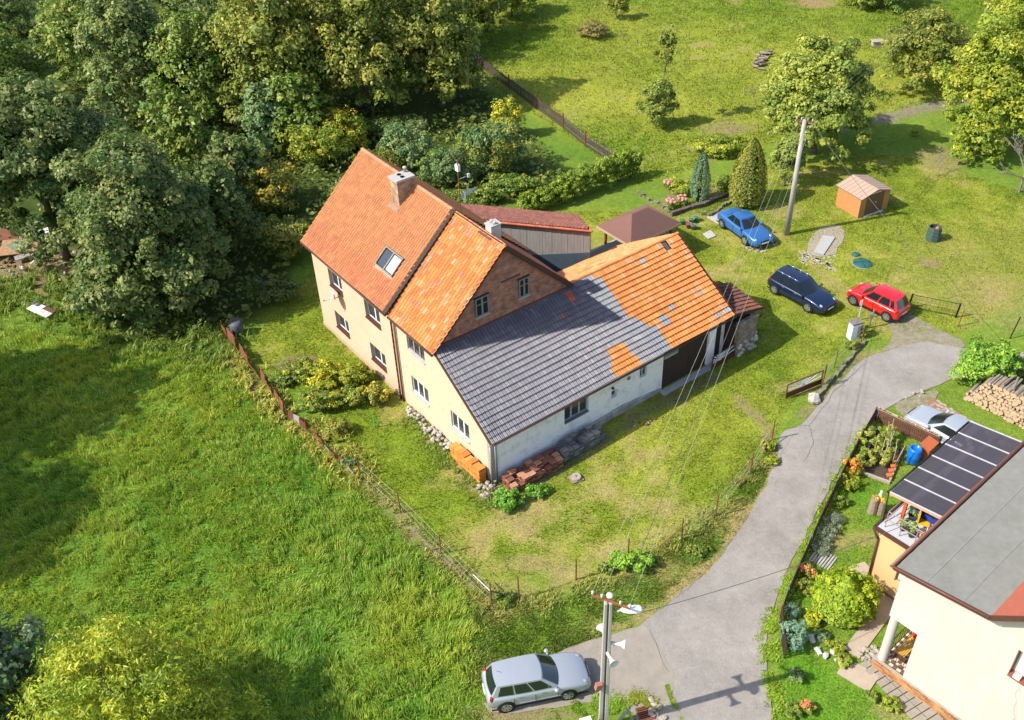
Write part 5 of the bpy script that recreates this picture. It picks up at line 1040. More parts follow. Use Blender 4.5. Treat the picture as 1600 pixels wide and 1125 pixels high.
# junk by the big trees at the left
jk = thing('junk_pile', 'collapsed pile of boards, insulation and scrap under the big chestnut at the left edge', 'junk pile', G2(32, 396)+(0,), 0); jk.scale = (1.15, 1.15, 1.1)
for (a, s, rr, m) in (((0, 0, .5), (2.6, 1.6), (.12, .1, .3), mat('chipboard', (.42, .24, .13), .9, var=.45, scale=5)), ((1.3, -.5, .35), (2.6, .5), (.1, -.05, .5), m_greywood), ((-1., 1.2, .6), (1.6, 1.0), (.2, .3, -.2), mat('rotten_red', (.25, .1, .06), .9, var=.3)), ((.2, -.2, .75), (1.3, .8), (.3, .15, 1.1), mat('pale_green_sheet', (.28, .33, .22), .8, var=.4, scale=5)), ((-1.5, -.4, .3), (1.8, .9), (-.1, .2, .9), m_palest), ((.9, 1.3, .5), (1.2, .8), (.3, -.2, .4), m_curtain)):
    b = MB(); b.box((-s[0]/2, -s[1]/2, 0), (s[0]/2, s[1]/2, .05), Matrix.Translation(a) @ Matrix.Rotation(rr[2], 4, 'Z') @ Matrix.Rotation(rr[0], 4, 'X') @ Matrix.Rotation(rr[1], 4, 'Y')); b.build('board', m, jk)
for i in range(34):
    a = Vector((random.uniform(-3, 3), random.uniform(-1.5, 1.8), random.uniform(.1, .8))); d = Vector((random.uniform(-1.2, 1.2), random.uniform(-1.2, .6), random.uniform(-.4, .2))); b = MB(); b.bar(a, a+d, .08, .05); b.build('batten', random.choice((m_greywood, m_rustpaint, m_wframe, m_darkwood)), jk)
for i in range(70): b = MB(); b.blob((random.uniform(-3, 5), random.uniform(-3.4, 2), random.uniform(.02, .3)), random.uniform(.06, .17), 6, 4, .35); b.build('rubble', random.choice((m_palest, m_brickdark, m_curtain, m_rustpaint)), jk)
b = MB(); b.bar((3.1, -3.6, .12), (6.3, -2.3, .12), .12, .2); b.build('plank', m_rustpaint, jk)
wb_ = thing('tabletop', 'discarded white and brown board lying in the tall grass at the left', 'board', G2(68, 492)+(.35,), -.6)
for k, (x0, x1, y0, y1, m) in enumerate(((-1.0, -.1, -.4, .4, m_wframe), (-.08, 1.0, -.4, .1, m_curtain), (-.08, .95, .12, .4, m_rustpaint))): b = MB(); b.box((x0, y0, 0), (x1, y1, .06)); b.build('board', m, wb_)
b = MB(); b.box((-.95, .05, .06), (-.6, .3, .2)); b.box((-.9, -.02, .2), (-.84, .35, .26)); b.build('bracket', m_metal, wb_)
cl_ = thing('barrel', 'upturned dark grey barrel covered with a sheet behind the rusty fence', 'barrel', G2(372, 522)+(0,)); b = MB(); b.lathe([(.36, 0), (.42, .3), (.4, .8), (.3, .95)], (0, 0, 0), 14); b.build('drum', mat('grey_drum', (.10, .105, .12), .6, var=.2), cl_, smooth=True); b = MB(); b.slab([(-.42, -.2, .98), (.4, -.3, .8), (.45, .3, .95), (-.3, .35, 1.1)], (0, 0, 1), .02); b.build('cover', m_black, cl_)
b = MB(); b.tube((0, 0, 0), (0, 0, .85), .04); tag(b.build('water_pipe', mat('bright_green', (.1, .45, .1), .5)), 'short bright green standpipe on the lawn near the shrubs', 'pipe', loc=G(586, 668))
# ------------------------------------------------------------------ white house (right), its terrace, pergola and garden
WA = math.radians(39.5); WO = (14.75, 24.25, 0)      # corner of porch; +x runs away to the right, facade runs along -y (local)
wh = thing('house', 'white rendered house with flat grey felt roof and brick plinth in the lower right corner', 'house', WO, WA)
# local: x = direction a (away right), y = left of a. facade plane x=0 for y in [-12,0]; side wall y=0
m_wr = mat('white_render', (.73, .665, .61), .95, var=.05, scale=2, bump=.35, bscale=40, col2=(.62, .555, .49), c2s=.7, c2w=.25, stretch=(1, 1, .5))
m_plb = brickmat('clinker', (.50, .19, .04), (.16, .05, .02), (.32, .2, .11), 2.2, row=.22, wid=.6, sz=.035)
m_felt = mat('roof_felt', (.24, .245, .205), .95, var=.16, scale=3, bump=.4, bscale=80, col2=(.30, .295, .265), c2s=.6, c2w=.2)
MF = WM(0, 0, -math.pi/2)      # facade frame: s runs along local -y, depth +x
w = MB(); wallgrid(w, MF, 12., 6.45, [(.0, 1.05, .55, 3.35), (4.42, 5.7, 4.45, 5.85)], th=.35, z0=.55)
w.box((.35, -.35, 3.35), (13, 0, 6.45)); w.box((2.2, -.35, .55), (13, 0, 3.35)); w.box((0.36, -2.1, .55), (2.2, -1.76, 3.35)); w.box((2.2, -1.76, .55), (2.5, -.35, 3.35)); w.box((.36, -1.75, 3.3), (2.2, -.36, 3.35)); w.box((.0, .003, 3.362), (.35, .2, 6.45)); w.build('wall', m_wr, wh)
w = MB(); w.box((-.05, -12, -.5), (.35, .24, .52)); w.build('brick_plinth', m_plb, wh)
w = MB(); w.box((-.08, -12, .52), (.3, .27, .57)); w.build('plinth_ledge', m_palest, wh)
b = MB(); b.tube((.2, .0, .55), (.2, .0, 3.36), .19, n=28); b.build('porch_column', m_wr, wh, smooth=False)
# porch floor tiles, railings, bench, red pot
tc1, tc2 = mat('tile_cream', (.62, .54, .40), .5), mat('tile_brown', (.17, .10, .07), .5); b1, b2 = MB(), MB()
for i in range(12):
    for j in range(10):
        x, y = .08+i*.18, -1.74+j*.175; (b1 if (i+j) % 2 else b2).box((x, y, .575), (x+.174, y+.169, .59))
stuff(b1.build('floor_tiles', tc1, wh)); stuff(b2.build('floor_tiles', tc2, wh))
b = MB(); b.box((.05, -1.75, .5), (2.2, 0, .57)); b.build('porch_floor', m_concrete, wh)
b = MB()
for z in (.75, 1.5): b.tube((.12, -.4, z), (.12, -1.75, z), .022); b.tube((.12, -.05, z), (2.2, -.05, z), .022)
for i in range(9): b.tube((.12, -.4-i*.165, .75), (.12, -.4-i*.165, 1.5), .012, n=6); b.tube((.3+i*.22, -.05, .75), (.3+i*.22, -.05, 1.5), .012, n=6)
b.build('railing', m_brownpaint, wh)
mat_ = thing('bench', 'yellow slatted bench on the checkered porch of the white house', 'bench', WO, WA)
for i in range(6): b = MB(); b.box((.55, -.32-i*.075, .95), (1.95, -.265-i*.075, .98)); b.build('slat', mat('yellow_wood', (.62, .36, .05), .5), mat_)
for x in (.6, 1.85): b = MB(); b.box((x, -.75, .59), (x+.05, -.27, .95)); b.build('leg', m_brownpaint, mat_)
b = MB(); b.lathe([(.03, -.2), (.16, -.1), (.19, 0), (.15, .12), (.03, .18)], (0, 0, 0), 14); tag(b.build('cushion', mat('red_cloth', (.5, .015, .02), .6), smooth=True), 'round red cushion at the far end of the yellow porch bench', 'cushion', loc=Vector(WO)+Matrix.Rotation(WA, 3, 'Z') @ Vector((1.75, -.5, 1.17)))
W2 = window(wh, MF, 4.42, 5.7, 4.45, 5.85, .22, frame=mat('orange_wood', (.40, .14, .04), .6), sashes=1, glass=m_glassb, sillm=mat('brick_sill', (.25, .08, .05), .7))
b = MB(); b.box((-.06, -4.85, 4.47), (.12, -4.6, 4.62)); tag(b.build('sill_box', m_wframe), 'small white box on the window sill of the white house', 'box', loc=WO, rz=WA)
b = MB(); P = [(-.004, -4.85-.05*math.sin(k*1.7)+random.uniform(-.04, .04)-k*.04, 4.3-k*.22) for k in range(14)]
for i in range(13): b.bar(P[i], P[i+1], .002, .018, (0, 1, 0))
b.build('wall_crack', mat('crack', (.3, .26, .22), .9), wh)
# roof: low felt slope, then a steeper red part
EZ = 6.6; r_ = MB(); up1 = .14; y1 = -3.3
zt1 = EZ+up1*(.3-y1); R0 = [(-.5, .3, EZ), (13.5, .3, EZ), (13.5, y1, zt1), (-.5, y1, zt1)]
r_.slab([Vector(v) for v in R0], (0, 0, 1), -.0+.16); r_.build('felt_roof', m_felt, wh)
b = MB()
for yy in (-.9, -2.3): zz = EZ+up1*(.3-yy)+.004; b.box((-.5, yy, zz), (13.5, yy+.05, zz+.012))
b.build('felt_seam', mat('felt_seam', (.30, .29, .26), .9), wh)
b = MB(); b.slab([(-.5, y1, zt1+.01), (13.5, y1, zt1+.01), (13.5, y1-5, zt1+4.6), (-.5, y1-5, zt1+4.6)], Vector((0, .68, .73)), .14)
b.build('red_roof', mat('red_felt', (.36, .10, .06), .9, var=.12, scale=6, bump=.3), wh)
b = MB(); b.bar((-.56, .37, EZ-.06), (-.56, y1, zt1-.05), .06, .2); b.bar((-.56, y1, zt1-.05), (-.56, y1-5, zt1+4.55), .06, .2); b.bar((-.56, .39, EZ-.07), (13.5, .39, EZ-.07), .06, .2); b.build('fascia', m_brownpaint, wh)
b = MB(); b.tube((-.62, .45, EZ), (13.5, .45, EZ-.04), .065); b.tube((-.63, .45, EZ+.03), (-.63, y1, zt1+.05), .03); b.build('gutter', mat('brown_gutter', (.17, .07, .05), .4), wh, smooth=True)
w = MB(); w.slab([(.003, 0, 6.455), (.003, y1, 7.0), (.003, -9, 12.2), (.003, -12, 12.2), (.003, -12, 6.455)], (-1, 0, 0), .3); w.build('gable_wall', m_wr, wh)
# annex with terrace: local x 3.75..10, y 0..3.0
m_or = mat('apricot_render', (.68, .42, .20), .9, var=.03)
ax0, ax1, ay = 3.6, 11.0, 2.95
MA2 = WM(ax0, ay, -math.pi/2); w = MB(); wallgrid(w, MA2, ay, 3.45, [(1.2, 2.1, 1.15, 2.35)], th=.25, z0=-.3); w.box((ax0+.25, ay-.25, -.3), (ax1, ay, 3.45)); w.build('annex_wall', m_or, wh)
window(wh, MA2, 1.2, 2.1, 1.15, 2.35, .14, frame=mat('orange_wood', (.40, .14, .04), .6), sashes=1, glass=m_glassb)
b = MB(); b.box((ax0-.03, .0, -.3), (ax0-.003, ay+.03, .2)); b.build('annex_plinth', m_plb, wh)
b = MB(); b.box((ax0-.12, .02, 3.46), (ax1, ay+.15, 3.6)); b.build('terrace_slab', mat('terrace_white', (.55, .56, .58), .7, var=.05), wh)
b = MB(); b.bar((ax0-.15, .0, 3.57), (ax0-.15, ay+.2, 3.57), .09, .2); b.bar((ax0-.15, ay+.2, 3.57), (ax1, ay+.2, 3.57), .09, .2); b.build('terrace_edge', m_brownpaint, wh)
b = MB(); b.path([(ax0-.1, ay+.25, 3.4), (ax0-.08, ay-.05, 3.0), (ax0-.08, ay-.12, .0)], .05, 8); b.build('downpipe', m_brownpaint, wh, smooth=True)
b = MB()
for z in (4.1, 4.55): b.tube((ax0+.15, .0, z), (ax0+.15, ay-.1, z), .022); b.tube((ax0+.15, ay-.1, z), (ax1, ay-.1, z), .022)
for i in range(5): b.tube((ax0+.15, ay-.1-i*.7, 3.6), (ax0+.15, ay-.1-i*.7, 4.55), .02, n=6)
b.build('terrace_railing', mat('railing_grey', (.3, .24, .24), .6), wh)
# pergola over the terrace
pe = thing('pergola', 'pergola with dark polycarbonate roof panels and white bars over the terrace of the white house', 'pergola', WO, WA)
m_poly = bpy.data.materials.new('smoked_polycarbonate'); m_poly.use_nodes = True; t_ = m_poly.node_tree; bs = t_.nodes['Principled BSDF']; bs.inputs['Base Color'].default_value = (.085, .078, .088, 1); bs.inputs['Roughness'].default_value = .2
tp = nn(t_, 'ShaderNodeBsdfTransparent'); tp.inputs[0].default_value = (.55, .48, .58, 1); ms = nn(t_, 'ShaderNodeMixShader'); ms.inputs[0].default_value = .42; t_.links.new(bs.outputs[0], ms.inputs[1]); t_.links.new(tp.outputs[0], ms.inputs[2]); t_.links.new(ms.outputs[0], t_.nodes['Material Output'].inputs[0])
qx0, qx1, qy0, qy1, qz0, qz1 = 4.25, 10.9, 3.25, .35, 5.1, 5.45
def pq(x, t): return Vector((x, qy0+(qy1-qy0)*t, qz0+(qz1-qz0)*t))
for i in range(6):
    x0, x1 = qx0+(qx1-qx0)*i/6, qx0+(qx1-qx0)*(i+1)/6; b = MB(); b.slab([pq(x0+.03, 0), pq(x1-.03, 0), pq(x1-.03, 1), pq(x0+.03, 1)], (0, 0, 1), .012); b.build('roof_panel', m_poly, pe)
for i in range(7): x0 = qx0+(qx1-qx0)*i/6; b = MB(); b.bar(pq(x0, 0)+Vector((0, 0, .02)), pq(x0, 1)+Vector((0, 0, .02)), .042, .04); b.build('glazing_bar', mat('white_bar', (.5, .48, .52), .4), pe)
for tt in (.03, .5, .95): b = MB(); b.bar(pq(qx0, tt)-Vector((0, 0, .12)), pq(qx1, tt)-Vector((0, 0, .12)), .09, .16); b.build('beam', mat('pergola_wood', (.50, .24, .12), .7), pe)
b = MB(); b.bar(pq(qx0+.02, 0)-Vector((0, 0, .07)), pq(qx0+.02, 1)-Vector((0, 0, .07)), .05, .16); b.build('beam', mat('pergola_wood_end', (.55, .30, .18), .7), pe)
for x in (qx0+.25, qx1-.2): b = MB(); b.box((x, qy0-.75, 3.6), (x+.13, qy0-.62, 5.08)); b.build('post', mat('orange_post', (.50, .09, .02), .6), pe)
b = MB(); b.tube((qx0-.05, qy0+.08, 5.07), (qx1, qy0+.08, 5.03), .05); b.path([(qx0+.1, qy0+.08, 5.0), (qx0-.35, ay+.1, 3.7)], .03); b.build('gutter', m_black, pe, smooth=True)
# terrace clutter: planters, table with blue cloth, yellow chair, potted plants
def loc(x, y, z): return Vector(WO)+Matrix.Rotation(WA, 3, 'Z') @ Vector((x, y, z))
tb = thing('table', 'terrace table covered with a blue patterned cloth under the pergola', 'table', loc(5.75, 1.75, 3.6), WA); b = MB(); b.box((-.8, -.5, .7), (.8, .5, .74)); b.box((-.8, .5, .45), (.8, .52, .72)); b.box((-.82, -.5, .45), (-.8, .5, .72)); b.build('cloth', mat('blue_cloth', (.02, .04, .25), .8, var=.2), tb)
for i in range(4): b = MB(); b.box((-.7+i*.4, -.5, .745), (-.5+i*.4, .5, .75)); b.build('cloth_stripe', mat('pale_stripe', (.5, .55, .7), .8), tb)
for x in (-.7, .7): b = MB(); b.box((x-.03, -.4, 0), (x+.03, .4, .7)); b.build('leg', m_curtain, tb)
chh = thing('chair', 'yellow plastic chair among the plants on the terrace', 'chair', loc(4.85, 1.75, 3.6), WA+.4); b = MB(); b.box((-.25, -.25, .4), (.25, .25, .45)); b.build('seat', mat('yellow_plastic', (.75, .42, .01), .4), chh); b = MB(); b.box((-.25, .2, .45), (.25, .26, .95)); b.build('backrest', mat('yellow_plastic'), chh)
for a in (-.22, .22):
    for e in (-.22, .22): b = MB(); b.tube((a, e, 0), (a, e, .4), .02); b.build('leg', m_wframe, chh)
PL = [(4.15, 2.25, .16, .5, 'small dark potted plant nearest the orange pergola post'), (4.1, 1.8, .18, .6, 'leafy potted plant second from the orange pergola post'), (4.15, 1.3, .17, .45, 'brown leaved potted plant in the middle of the terrace edge row'), (4.1, .85, .2, .6, 'reddish potted plant near the white roof edge'), (4.7, .7, .24, .5, 'plant in a wide orange bowl on the terrace'), (5.0, 2.3, .22, .8, 'tall pale green plant behind the orange pergola post'), (5.6, 2.4, .2, .7, 'terracotta potted plant beside the terrace table'), (5.2, .5, .25, .55, 'big round potted plant half under the roof edge'), (7.2, 2.4, .25, .9, 'large potted plant under the pergola panels')]
for i, (x, y, r, h, lb) in enumerate(PL):
    t = thing('potted_plant', lb, 'potted plant', loc(x, y, 3.6), i, 'potted plants on the terrace'); b = MB(); b.lathe([(r*.6, 0), (r*.9, .26), (r, .28), (r*.8, .28), (r*.7, .2)], (0, 0, 0), 12); b.build('pot', [mat('terracotta', (.45, .13, .05), .7), mat('dark_pot', (.05, .05, .055), .6), mat('orange_pot', (.62, .15, .02), .5)][(1, 1, 0, 0, 2, 1, 0, 2, 0)[i]], t, smooth=True)
    crown('leaves', t, [((0, 0, .28+h*.4), (r*1.3, r*1.3, h*.45))], 260, .09, [(.05, .12, .02), (.12, .18, .04)] if i not in (2, 3) else [(.14, .06, .04), (.25, .14, .06)], ncl=14)
# paths of slabs
def slabs(name, label, A, B, wid, n, m, rows=1, cat='path', z=.05, gap=.03):
    a, e = G(*A), G(*B); d = (e-a); L_ = d.length; d.normalize(); t = thing(name, label, cat, (a.x, a.y, 0), math.atan2(d.y, d.x))
    for i in range(n):
        for j in range(rows):
            b = MB(); b.box((L_*i/n+gap/2, -wid/2+wid*j/rows+gap/2, -.04), (L_*(i+1)/n-gap/2, -wid/2+wid*(j+1)/rows-gap/2, z+random.uniform(-.008, .008))); b.build('slab', m, t)
    return t
m_slab = mat('path_slab', (.42, .34, .26), .95, var=.12, scale=3, bump=.3)
slabs('garden_path', 'path of two rows of weathered concrete slabs along the brick plinth', (1356, 1030), (1470, 1145), 1.1, 12, mat('grey_slab', (.30, .265, .215), .95, var=.2, scale=4, bump=.4), 2, gap=.04)
slabs('garden_path', 'single large pale slab at the foot of the porch steps', (1315, 1040), (1366, 1070), 1.0, 1, m_slab)
slabs('garden_path', 'pale concrete strip path between the garden lawn and the porch', (1330, 1022), (1388, 945), .75, 2, m_slab, z=.045)
slabs('garden_path', 'pale concrete path at the corner of the apricot annex', (1338, 882), (1395, 950), .9, 2, m_slab, z=.04)
slabs('garden_path', 'short slatted grey path from the small gate to the lawn', (1270, 865), (1302, 882), 1.0, 8, m_concrete, gap=.05)
# dark fence along the road
df = thing('picket_fence', 'dark brown picket fence along the road in front of the white house garden', 'fence', G2(1365, 656)+(0,)); c = Vector(df.location); m_fb = mat('fence_brown', (.055, .03, .028), .7, var=.2)
FPt = [(1365, 656), (1337, 706), (1308, 762), (1286, 808), (1264, 857), (1243, 905), (1228, 940), (1219, 966), (1221, 1000), (1225, 1030)]
pts_ = [G(*p)-c for p in FPt]
for i in range(len(pts_)-1):
    p, q = pts_[i], pts_[i+1]; L_ = (q-p).length; n = int(L_/.115); u_ = (q-p).normalized(); nr = Vector((-u_.y, u_.x, 0)); hh = .85
    for k in range(n): a = p+u_*(L_*(k+.5)/n); b = MB(); b.bar(a, a+Vector((0, 0, hh+random.uniform(-.02, .02))), .08, .02, nr); b.build('picket', m_fb, df)
    for z in (.25, .7): b = MB(); b.bar(p+nr*.03+Vector((0, 0, z)), q+nr*.03+Vector((0, 0, z)), .035, .06); b.build('rail', m_fb, df)
    b = MB(); b.box((p.x-.04, p.y-.04, 0), (p.x+.04, p.y+.04, .95)); b.build('post', m_rustpaint if i % 2 else m_metal, df)
f2 = thing('picket_fence', 'weathered picket fence with sunlight painted on its tips between the silver coupe and the vegetable bed', 'fence', G2(1366, 657)+(0,)); c = Vector(f2.location)
p, q = Vector(), G(1462, 702)-c; n = 30; u_ = (q-p).normalized(); nr = Vector((-u_.y, u_.x, 0)); m_fp = mat('weathered_brown', (.13, .06, .04), .8, var=.3)
for k in range(n): a = p.lerp(q, (k+.5)/n); b = MB(); b.bar(a, a+Vector((0, 0, .95+random.uniform(-.04, .04))), .09, .022, nr); pk = b.build('picket', m_fp, f2); b = MB(); b.bar(a+Vector((0, 0, .86)), a+nr*.02+Vector((0, 0, .98)), .092, .03, nr); b.build('tip', mat('painted_sun_tip', (.55, .44, .30), .8), pk)  # sunlight on the picket tops is painted as a paler colour
for z in (.3, .75): b = MB(); b.bar(p-nr*.03+Vector((0, 0, z)), q-nr*.03+Vector((0, 0, z)), .04, .07); b.build('rail', m_fp, f2)
# vegetable bed
vb = thing('vegetable_bed', 'board edged vegetable bed with tomato stakes behind the dark road fence', 'vegetable bed', G2(1345, 735)+(0,)); c = Vector(vb.location)
def gb_(a, e, w_=.12, h_=.16, m=None, nm='edging'): p, q = G(*a)-c, G(*e)-c; p.z = q.z = h_/2; b = MB(); b.bar(p, q, w_, h_); b.build(nm, m or m_palest, vb)
gb_((1340, 738), (1390, 756)); gb_((1390, 752), (1410, 704)); gb_((1345, 730), (1368, 672)); 
b = MB(); b.prism([(G(*p)-c)[:2] for p in ((1342, 737), (1388, 754), (1410, 704), (1368, 668))][::-1], 0, .05); b.build('soil', mat('soil', (.07, .05, .035), 1, var=.3), vb)
for i in range(11):
    a = G(1352+random.uniform(0, 48), 690+random.uniform(0, 42))-c; b = MB(); b.tube(a, a+Vector((random.uniform(-.25, .25), random.uniform(-.25, .25), 1.6)), .018, n=5); b.build('stake', mat('pale_stake', (.5, .42, .3), .8), vb)
for i in range(5): b = MB(); a = G(1388+i*3.2, 747-i*7.3)-c; b.box((a.x-.12, a.y-.12, .16), (a.x+.1, a.y+.1, .26), ); b.build('orange_block', mat('orange_brick', (.62, .15, .04), .7), vb)
crown('tomato_plants', vb, [((x, y, .5), (.5, .5, .55)) for x, y in [(G(1352+i % 3*17, 690+i//3*18)-c)[:2] for i in range(9)]], 5200, .11, [(.06, .10, .02), (.10, .14, .02), (.19, .19, .04)], ncl=90)
br = thing('barrel', 'bright blue plastic water barrel beside the vegetable bed', 'barrel', G2(1425, 722)+(0,)); mb_ = mat('blue_plastic', (.008, .15, .62), .35, var=.03)
b = MB(); b.lathe([(.27, 0), (.32, .12), (.33, .45), (.35, .5), (.33, .55), (.33, .88), (.28, 1.0), (.24, 1.0), (.24, .9)], (0, 0, 0), 20); b.build('drum', mb_, br, smooth=True); b = MB(); b.lathe([(.235, .86), (.235, .87)], (0, 0, 0), 16); b.build('water', m_glass, br)
b = MB(); b.box((-.35, -.25, 0), (.35, .25, .9)); b.slab([(-.42, -.3, .9), (.42, -.3, .95), (.42, .3, 1.05), (-.42, .3, 1.0)], (0, 0, 1), .03); tag(b.build('cupboard', mat('orange_cupboard', (.42, .11, .04), .7, var=.1)), 'orange brown wooden cupboard behind the blue barrel', 'cupboard', loc=G(1446, 714), rz=WA)
st = thing('stump_planter', 'pair of upright tree stumps used as planters with a small white figure', 'planter', G2(1367, 800)+(0,))
for k, (x, y, r, h) in enumerate(((-.15, 0, .19, .95), (.22, -.05, .2, .8))): b = MB(); b.tube((x, y, 0), (x, y, h), r*1.25, r, 10); b.build('stump', mat('pale_bark'), st)
crown('flowers', st, [((-.15, 0, 1.02), (.22, .22, .12)), ((.22, -.05, .9), (.24, .24, .12))], 260, .07, [(.2, .2, .03), (.5, .25, .02), (.08, .14, .03)], ncl=12)
b = MB(); b.lathe([(.09, 0), (.1, .12), (.05, .22), (.07, .28), (.06, .35), (.01, .4)], (0, 0, 0), 10); tag(b.build('figurine', m_wframe, smooth=True), 'small white garden figure on the stump planter', 'figurine', loc=G(1367, 800)+Vector((.12, .12, .95)))
pile('stone_group', 'white stones in the small rockery left of the garden lawn', 'stones', 1293, 1015, .9, .5, 14, .08, .2, mat('white_stone', (.55, .52, .47), .9, var=.1), 2.2, .05)
pile('stone_group', 'rough brown stones below the porch column', 'stones', 1357, 1022, .5, .3, 16, .08, .17, m_palest, .5, .15)
# pavers beside the silver coupe
pv = thing('paved_strip', 'strip of red and grey pavers between the silver coupe and the firewood', 'paving', G2(1455, 628)+(.0,)); c = Vector(pv.location); a, e = Vector(), G(1580, 705)-c; d = e.normalized(); nr = Vector((-d.y, d.x, 0)); L_ = e.length
mp = [mat('paver_%d' % 0, (.33, .24, .18), .9), mat('paver_red', (.30, .15, .10), .9), mat('paver_pale', (.42, .35, .27), .9)]; mm = MB(); mm.box((-.1, -.065, -.02), (.1, .065, .05)); base = [mm.build('paver', m, pv) for m in mp]; used = set(); n = int(L_/.21)
for i in range(n):
    for j in range(5):
        q = random.randrange(3); o_ = base[q] if q not in used else base[q].copy(); 
        if q in used: COL.objects.link(o_)
        used.add(q); o_.location = d*(i*.21)+nr*((j-2)*.14+.05*(i % 2)); o_.rotation_euler = (0, 0, math.atan2(d.y, d.x)+random.uniform(-.04, .04))
# firewood
fwp = thing('woodpile', 'long stacked pile of split firewood with round pale ends at the right edge', 'woodpile', G2(1506, 624)+(0,)); c = Vector(fwp.location); e = G(1640, 690)-c; d = e.normalized(); L_ = e.length; back = Vector((-d.y, d.x, 0)); back = back if back.y > 0 else -back
m_end = mat('cut_wood', (.52, .37, .23), .9, var=.2, scale=9); kinds = []
for q in range(8):
    b = MB(); r0 = .075+.012*q; n = 8 if q % 2 else 5; ln = 1.05; rs_ = [random.uniform(.82, 1.1) for _ in range(n)]; V = []
    for y in (0, ln): V += [(math.cos(2*math.pi*i/n)*r0*rs_[i], y, math.sin(2*math.pi*i/n)*r0*rs_[i]) for i in range(n)]
    b.add(V, [(i, (i+1) % n, n+(i+1) % n, n+i) for i in range(n)]); b.m = 1; b.add(V, [tuple(range(n))[::-1], tuple(range(n, 2*n))]); o_ = b.build('log', [m_greybark, m_end], fwp); o_.rotation_euler = (0, 0, math.atan2(d.y, d.x)); kinds.append(o_)
used = set(); cnt = 0
for row in range(9):
    for k in range(60):
        x = .1+k*.205+(row % 2)*.1+random.uniform(-.03, .03); z = .1+row*.185+random.uniform(-.025, .025)
        if x > L_ or z > min(1.75, .35+x*1.3)+.12*math.sin(x*2.1) or cnt > 296: continue
        q = random.randrange(8); o_ = kinds[q] if q not in used else kinds[q].copy()
        if q in used: COL.objects.link(o_)
        used.add(q); cnt += 1; o_.location = d*x+back*(random.uniform(-.08, .08)+row*.02)+Vector((0, 0, z)); o_.rotation_euler = (random.uniform(-.04, .04), random.uniform(0, 6.28)*0+random.uniform(-.4, .4), math.atan2(back.y, back.x)-math.pi/2+random.uniform(-.05, .05))
for i in range(14):
    a = d*random.uniform(1.5, 6)+back*random.uniform(.0, .4)+Vector((0, 0, 1.78+random.uniform(0, .1))); b = MB(); b.tube(a, a+back*1.1+d*random.uniform(-.4, .4), .06, n=6); b.build('branch', m_greybark, fwp)
pile('stone_group', 'scattered split logs fallen at the end of the woodpile', 'logs', 1432, 617, .8, .25, 6, .06, .14, m_palest, .5, .05, part='log')
# ------------------------------------------------------------------ trees and shrubs
DG = [(.032, .060, .014), (.055, .088, .022), (.105, .125, .045)]        # dark chestnut / maple
MG = [(.045, .085, .012), (.075, .115, .018), (.115, .145, .030)]
OL = [(.055, .080, .012), (.090, .115, .018), (.145, .150, .030)]
YG = [(.070, .115, .012), (.110, .150, .016), (.170, .180, .022)]
BG = [(.040, .085, .030), (.065, .115, .045), (.100, .140, .060)]
GO = [(.10, .145, .010), (.15, .19, .012), (.20, .21, .016)]
tree('chestnut_tree', 'huge dark green chestnut filling the left edge above the junk pile', 'tree', 108, 410, 13.5, 6.2, DG, 66000, .25, low=5.6, ncl=110, lobes=12, r0=.35, clump=.30)
tree('maple_tree', 'big dark maple right of the huge chestnut, its crown reaching down to the meadow edge', 'tree', 262, 470, 11.8, 5.0, DG, 58000, .24, low=.4, ncl=110, lobes=12, r0=.3, clump=.30)
tree('maple_tree', 'dark bushy maple at the foot of the big ones beside the meadow', 'tree', 205, 500, 5.5, 3.4, DG, 14000, .26, low=.1, ncl=50)
for a in (('maple_tree', 'tall green maple at the top left behind the huge chestnut', 235, 190, 12, 4.8, DG+[(.10, .14, .04)], 22000), ('maple_tree', 'green maple with a pointed crown between the left trees, near the top edge', 320, 200, 11.5, 4.0, MG, 18000),
          ('lime_tree', 'broad olive green lime tree at the top centre, left one', 450, 195, 14, 6.0, OL, 30000), ('lime_tree', 'broad olive green lime tree at the top centre, middle one', 575, 175, 14, 6.0, OL, 30000),
          ('lime_tree', 'olive green lime tree whose twigs hang over the picket fence', 690, 165, 11.5, 4.4, OL, 22000), ('oak_tree', 'dark tree beyond the others at the top left corner', 25, 100, 9, 4.5, DG, 10000),
          ('oak_tree', 'dark tree behind the pointed maple at the top edge', 370, 90, 11, 5.0, DG, 12000), ('oak_tree', 'yellow green tree crown at the top edge above the upper lawn', 800, 25, 5.5, 3.5, YG, 9000),
          ('birch_tree', 'small blue green maple sapling below the lime trees', 425, 240, 6.0, 2.3, BG, 8000), ('oak_tree', 'shaded tree between the big chestnut and the yellow shrubs', 380, 330, 6.5, 2.6, DG, 9000)):
    tree(a[0], a[1], 'tree', a[2], a[3], a[4], a[5], a[6], a[7], .29, low=.6, ncl=70, lobes=9)
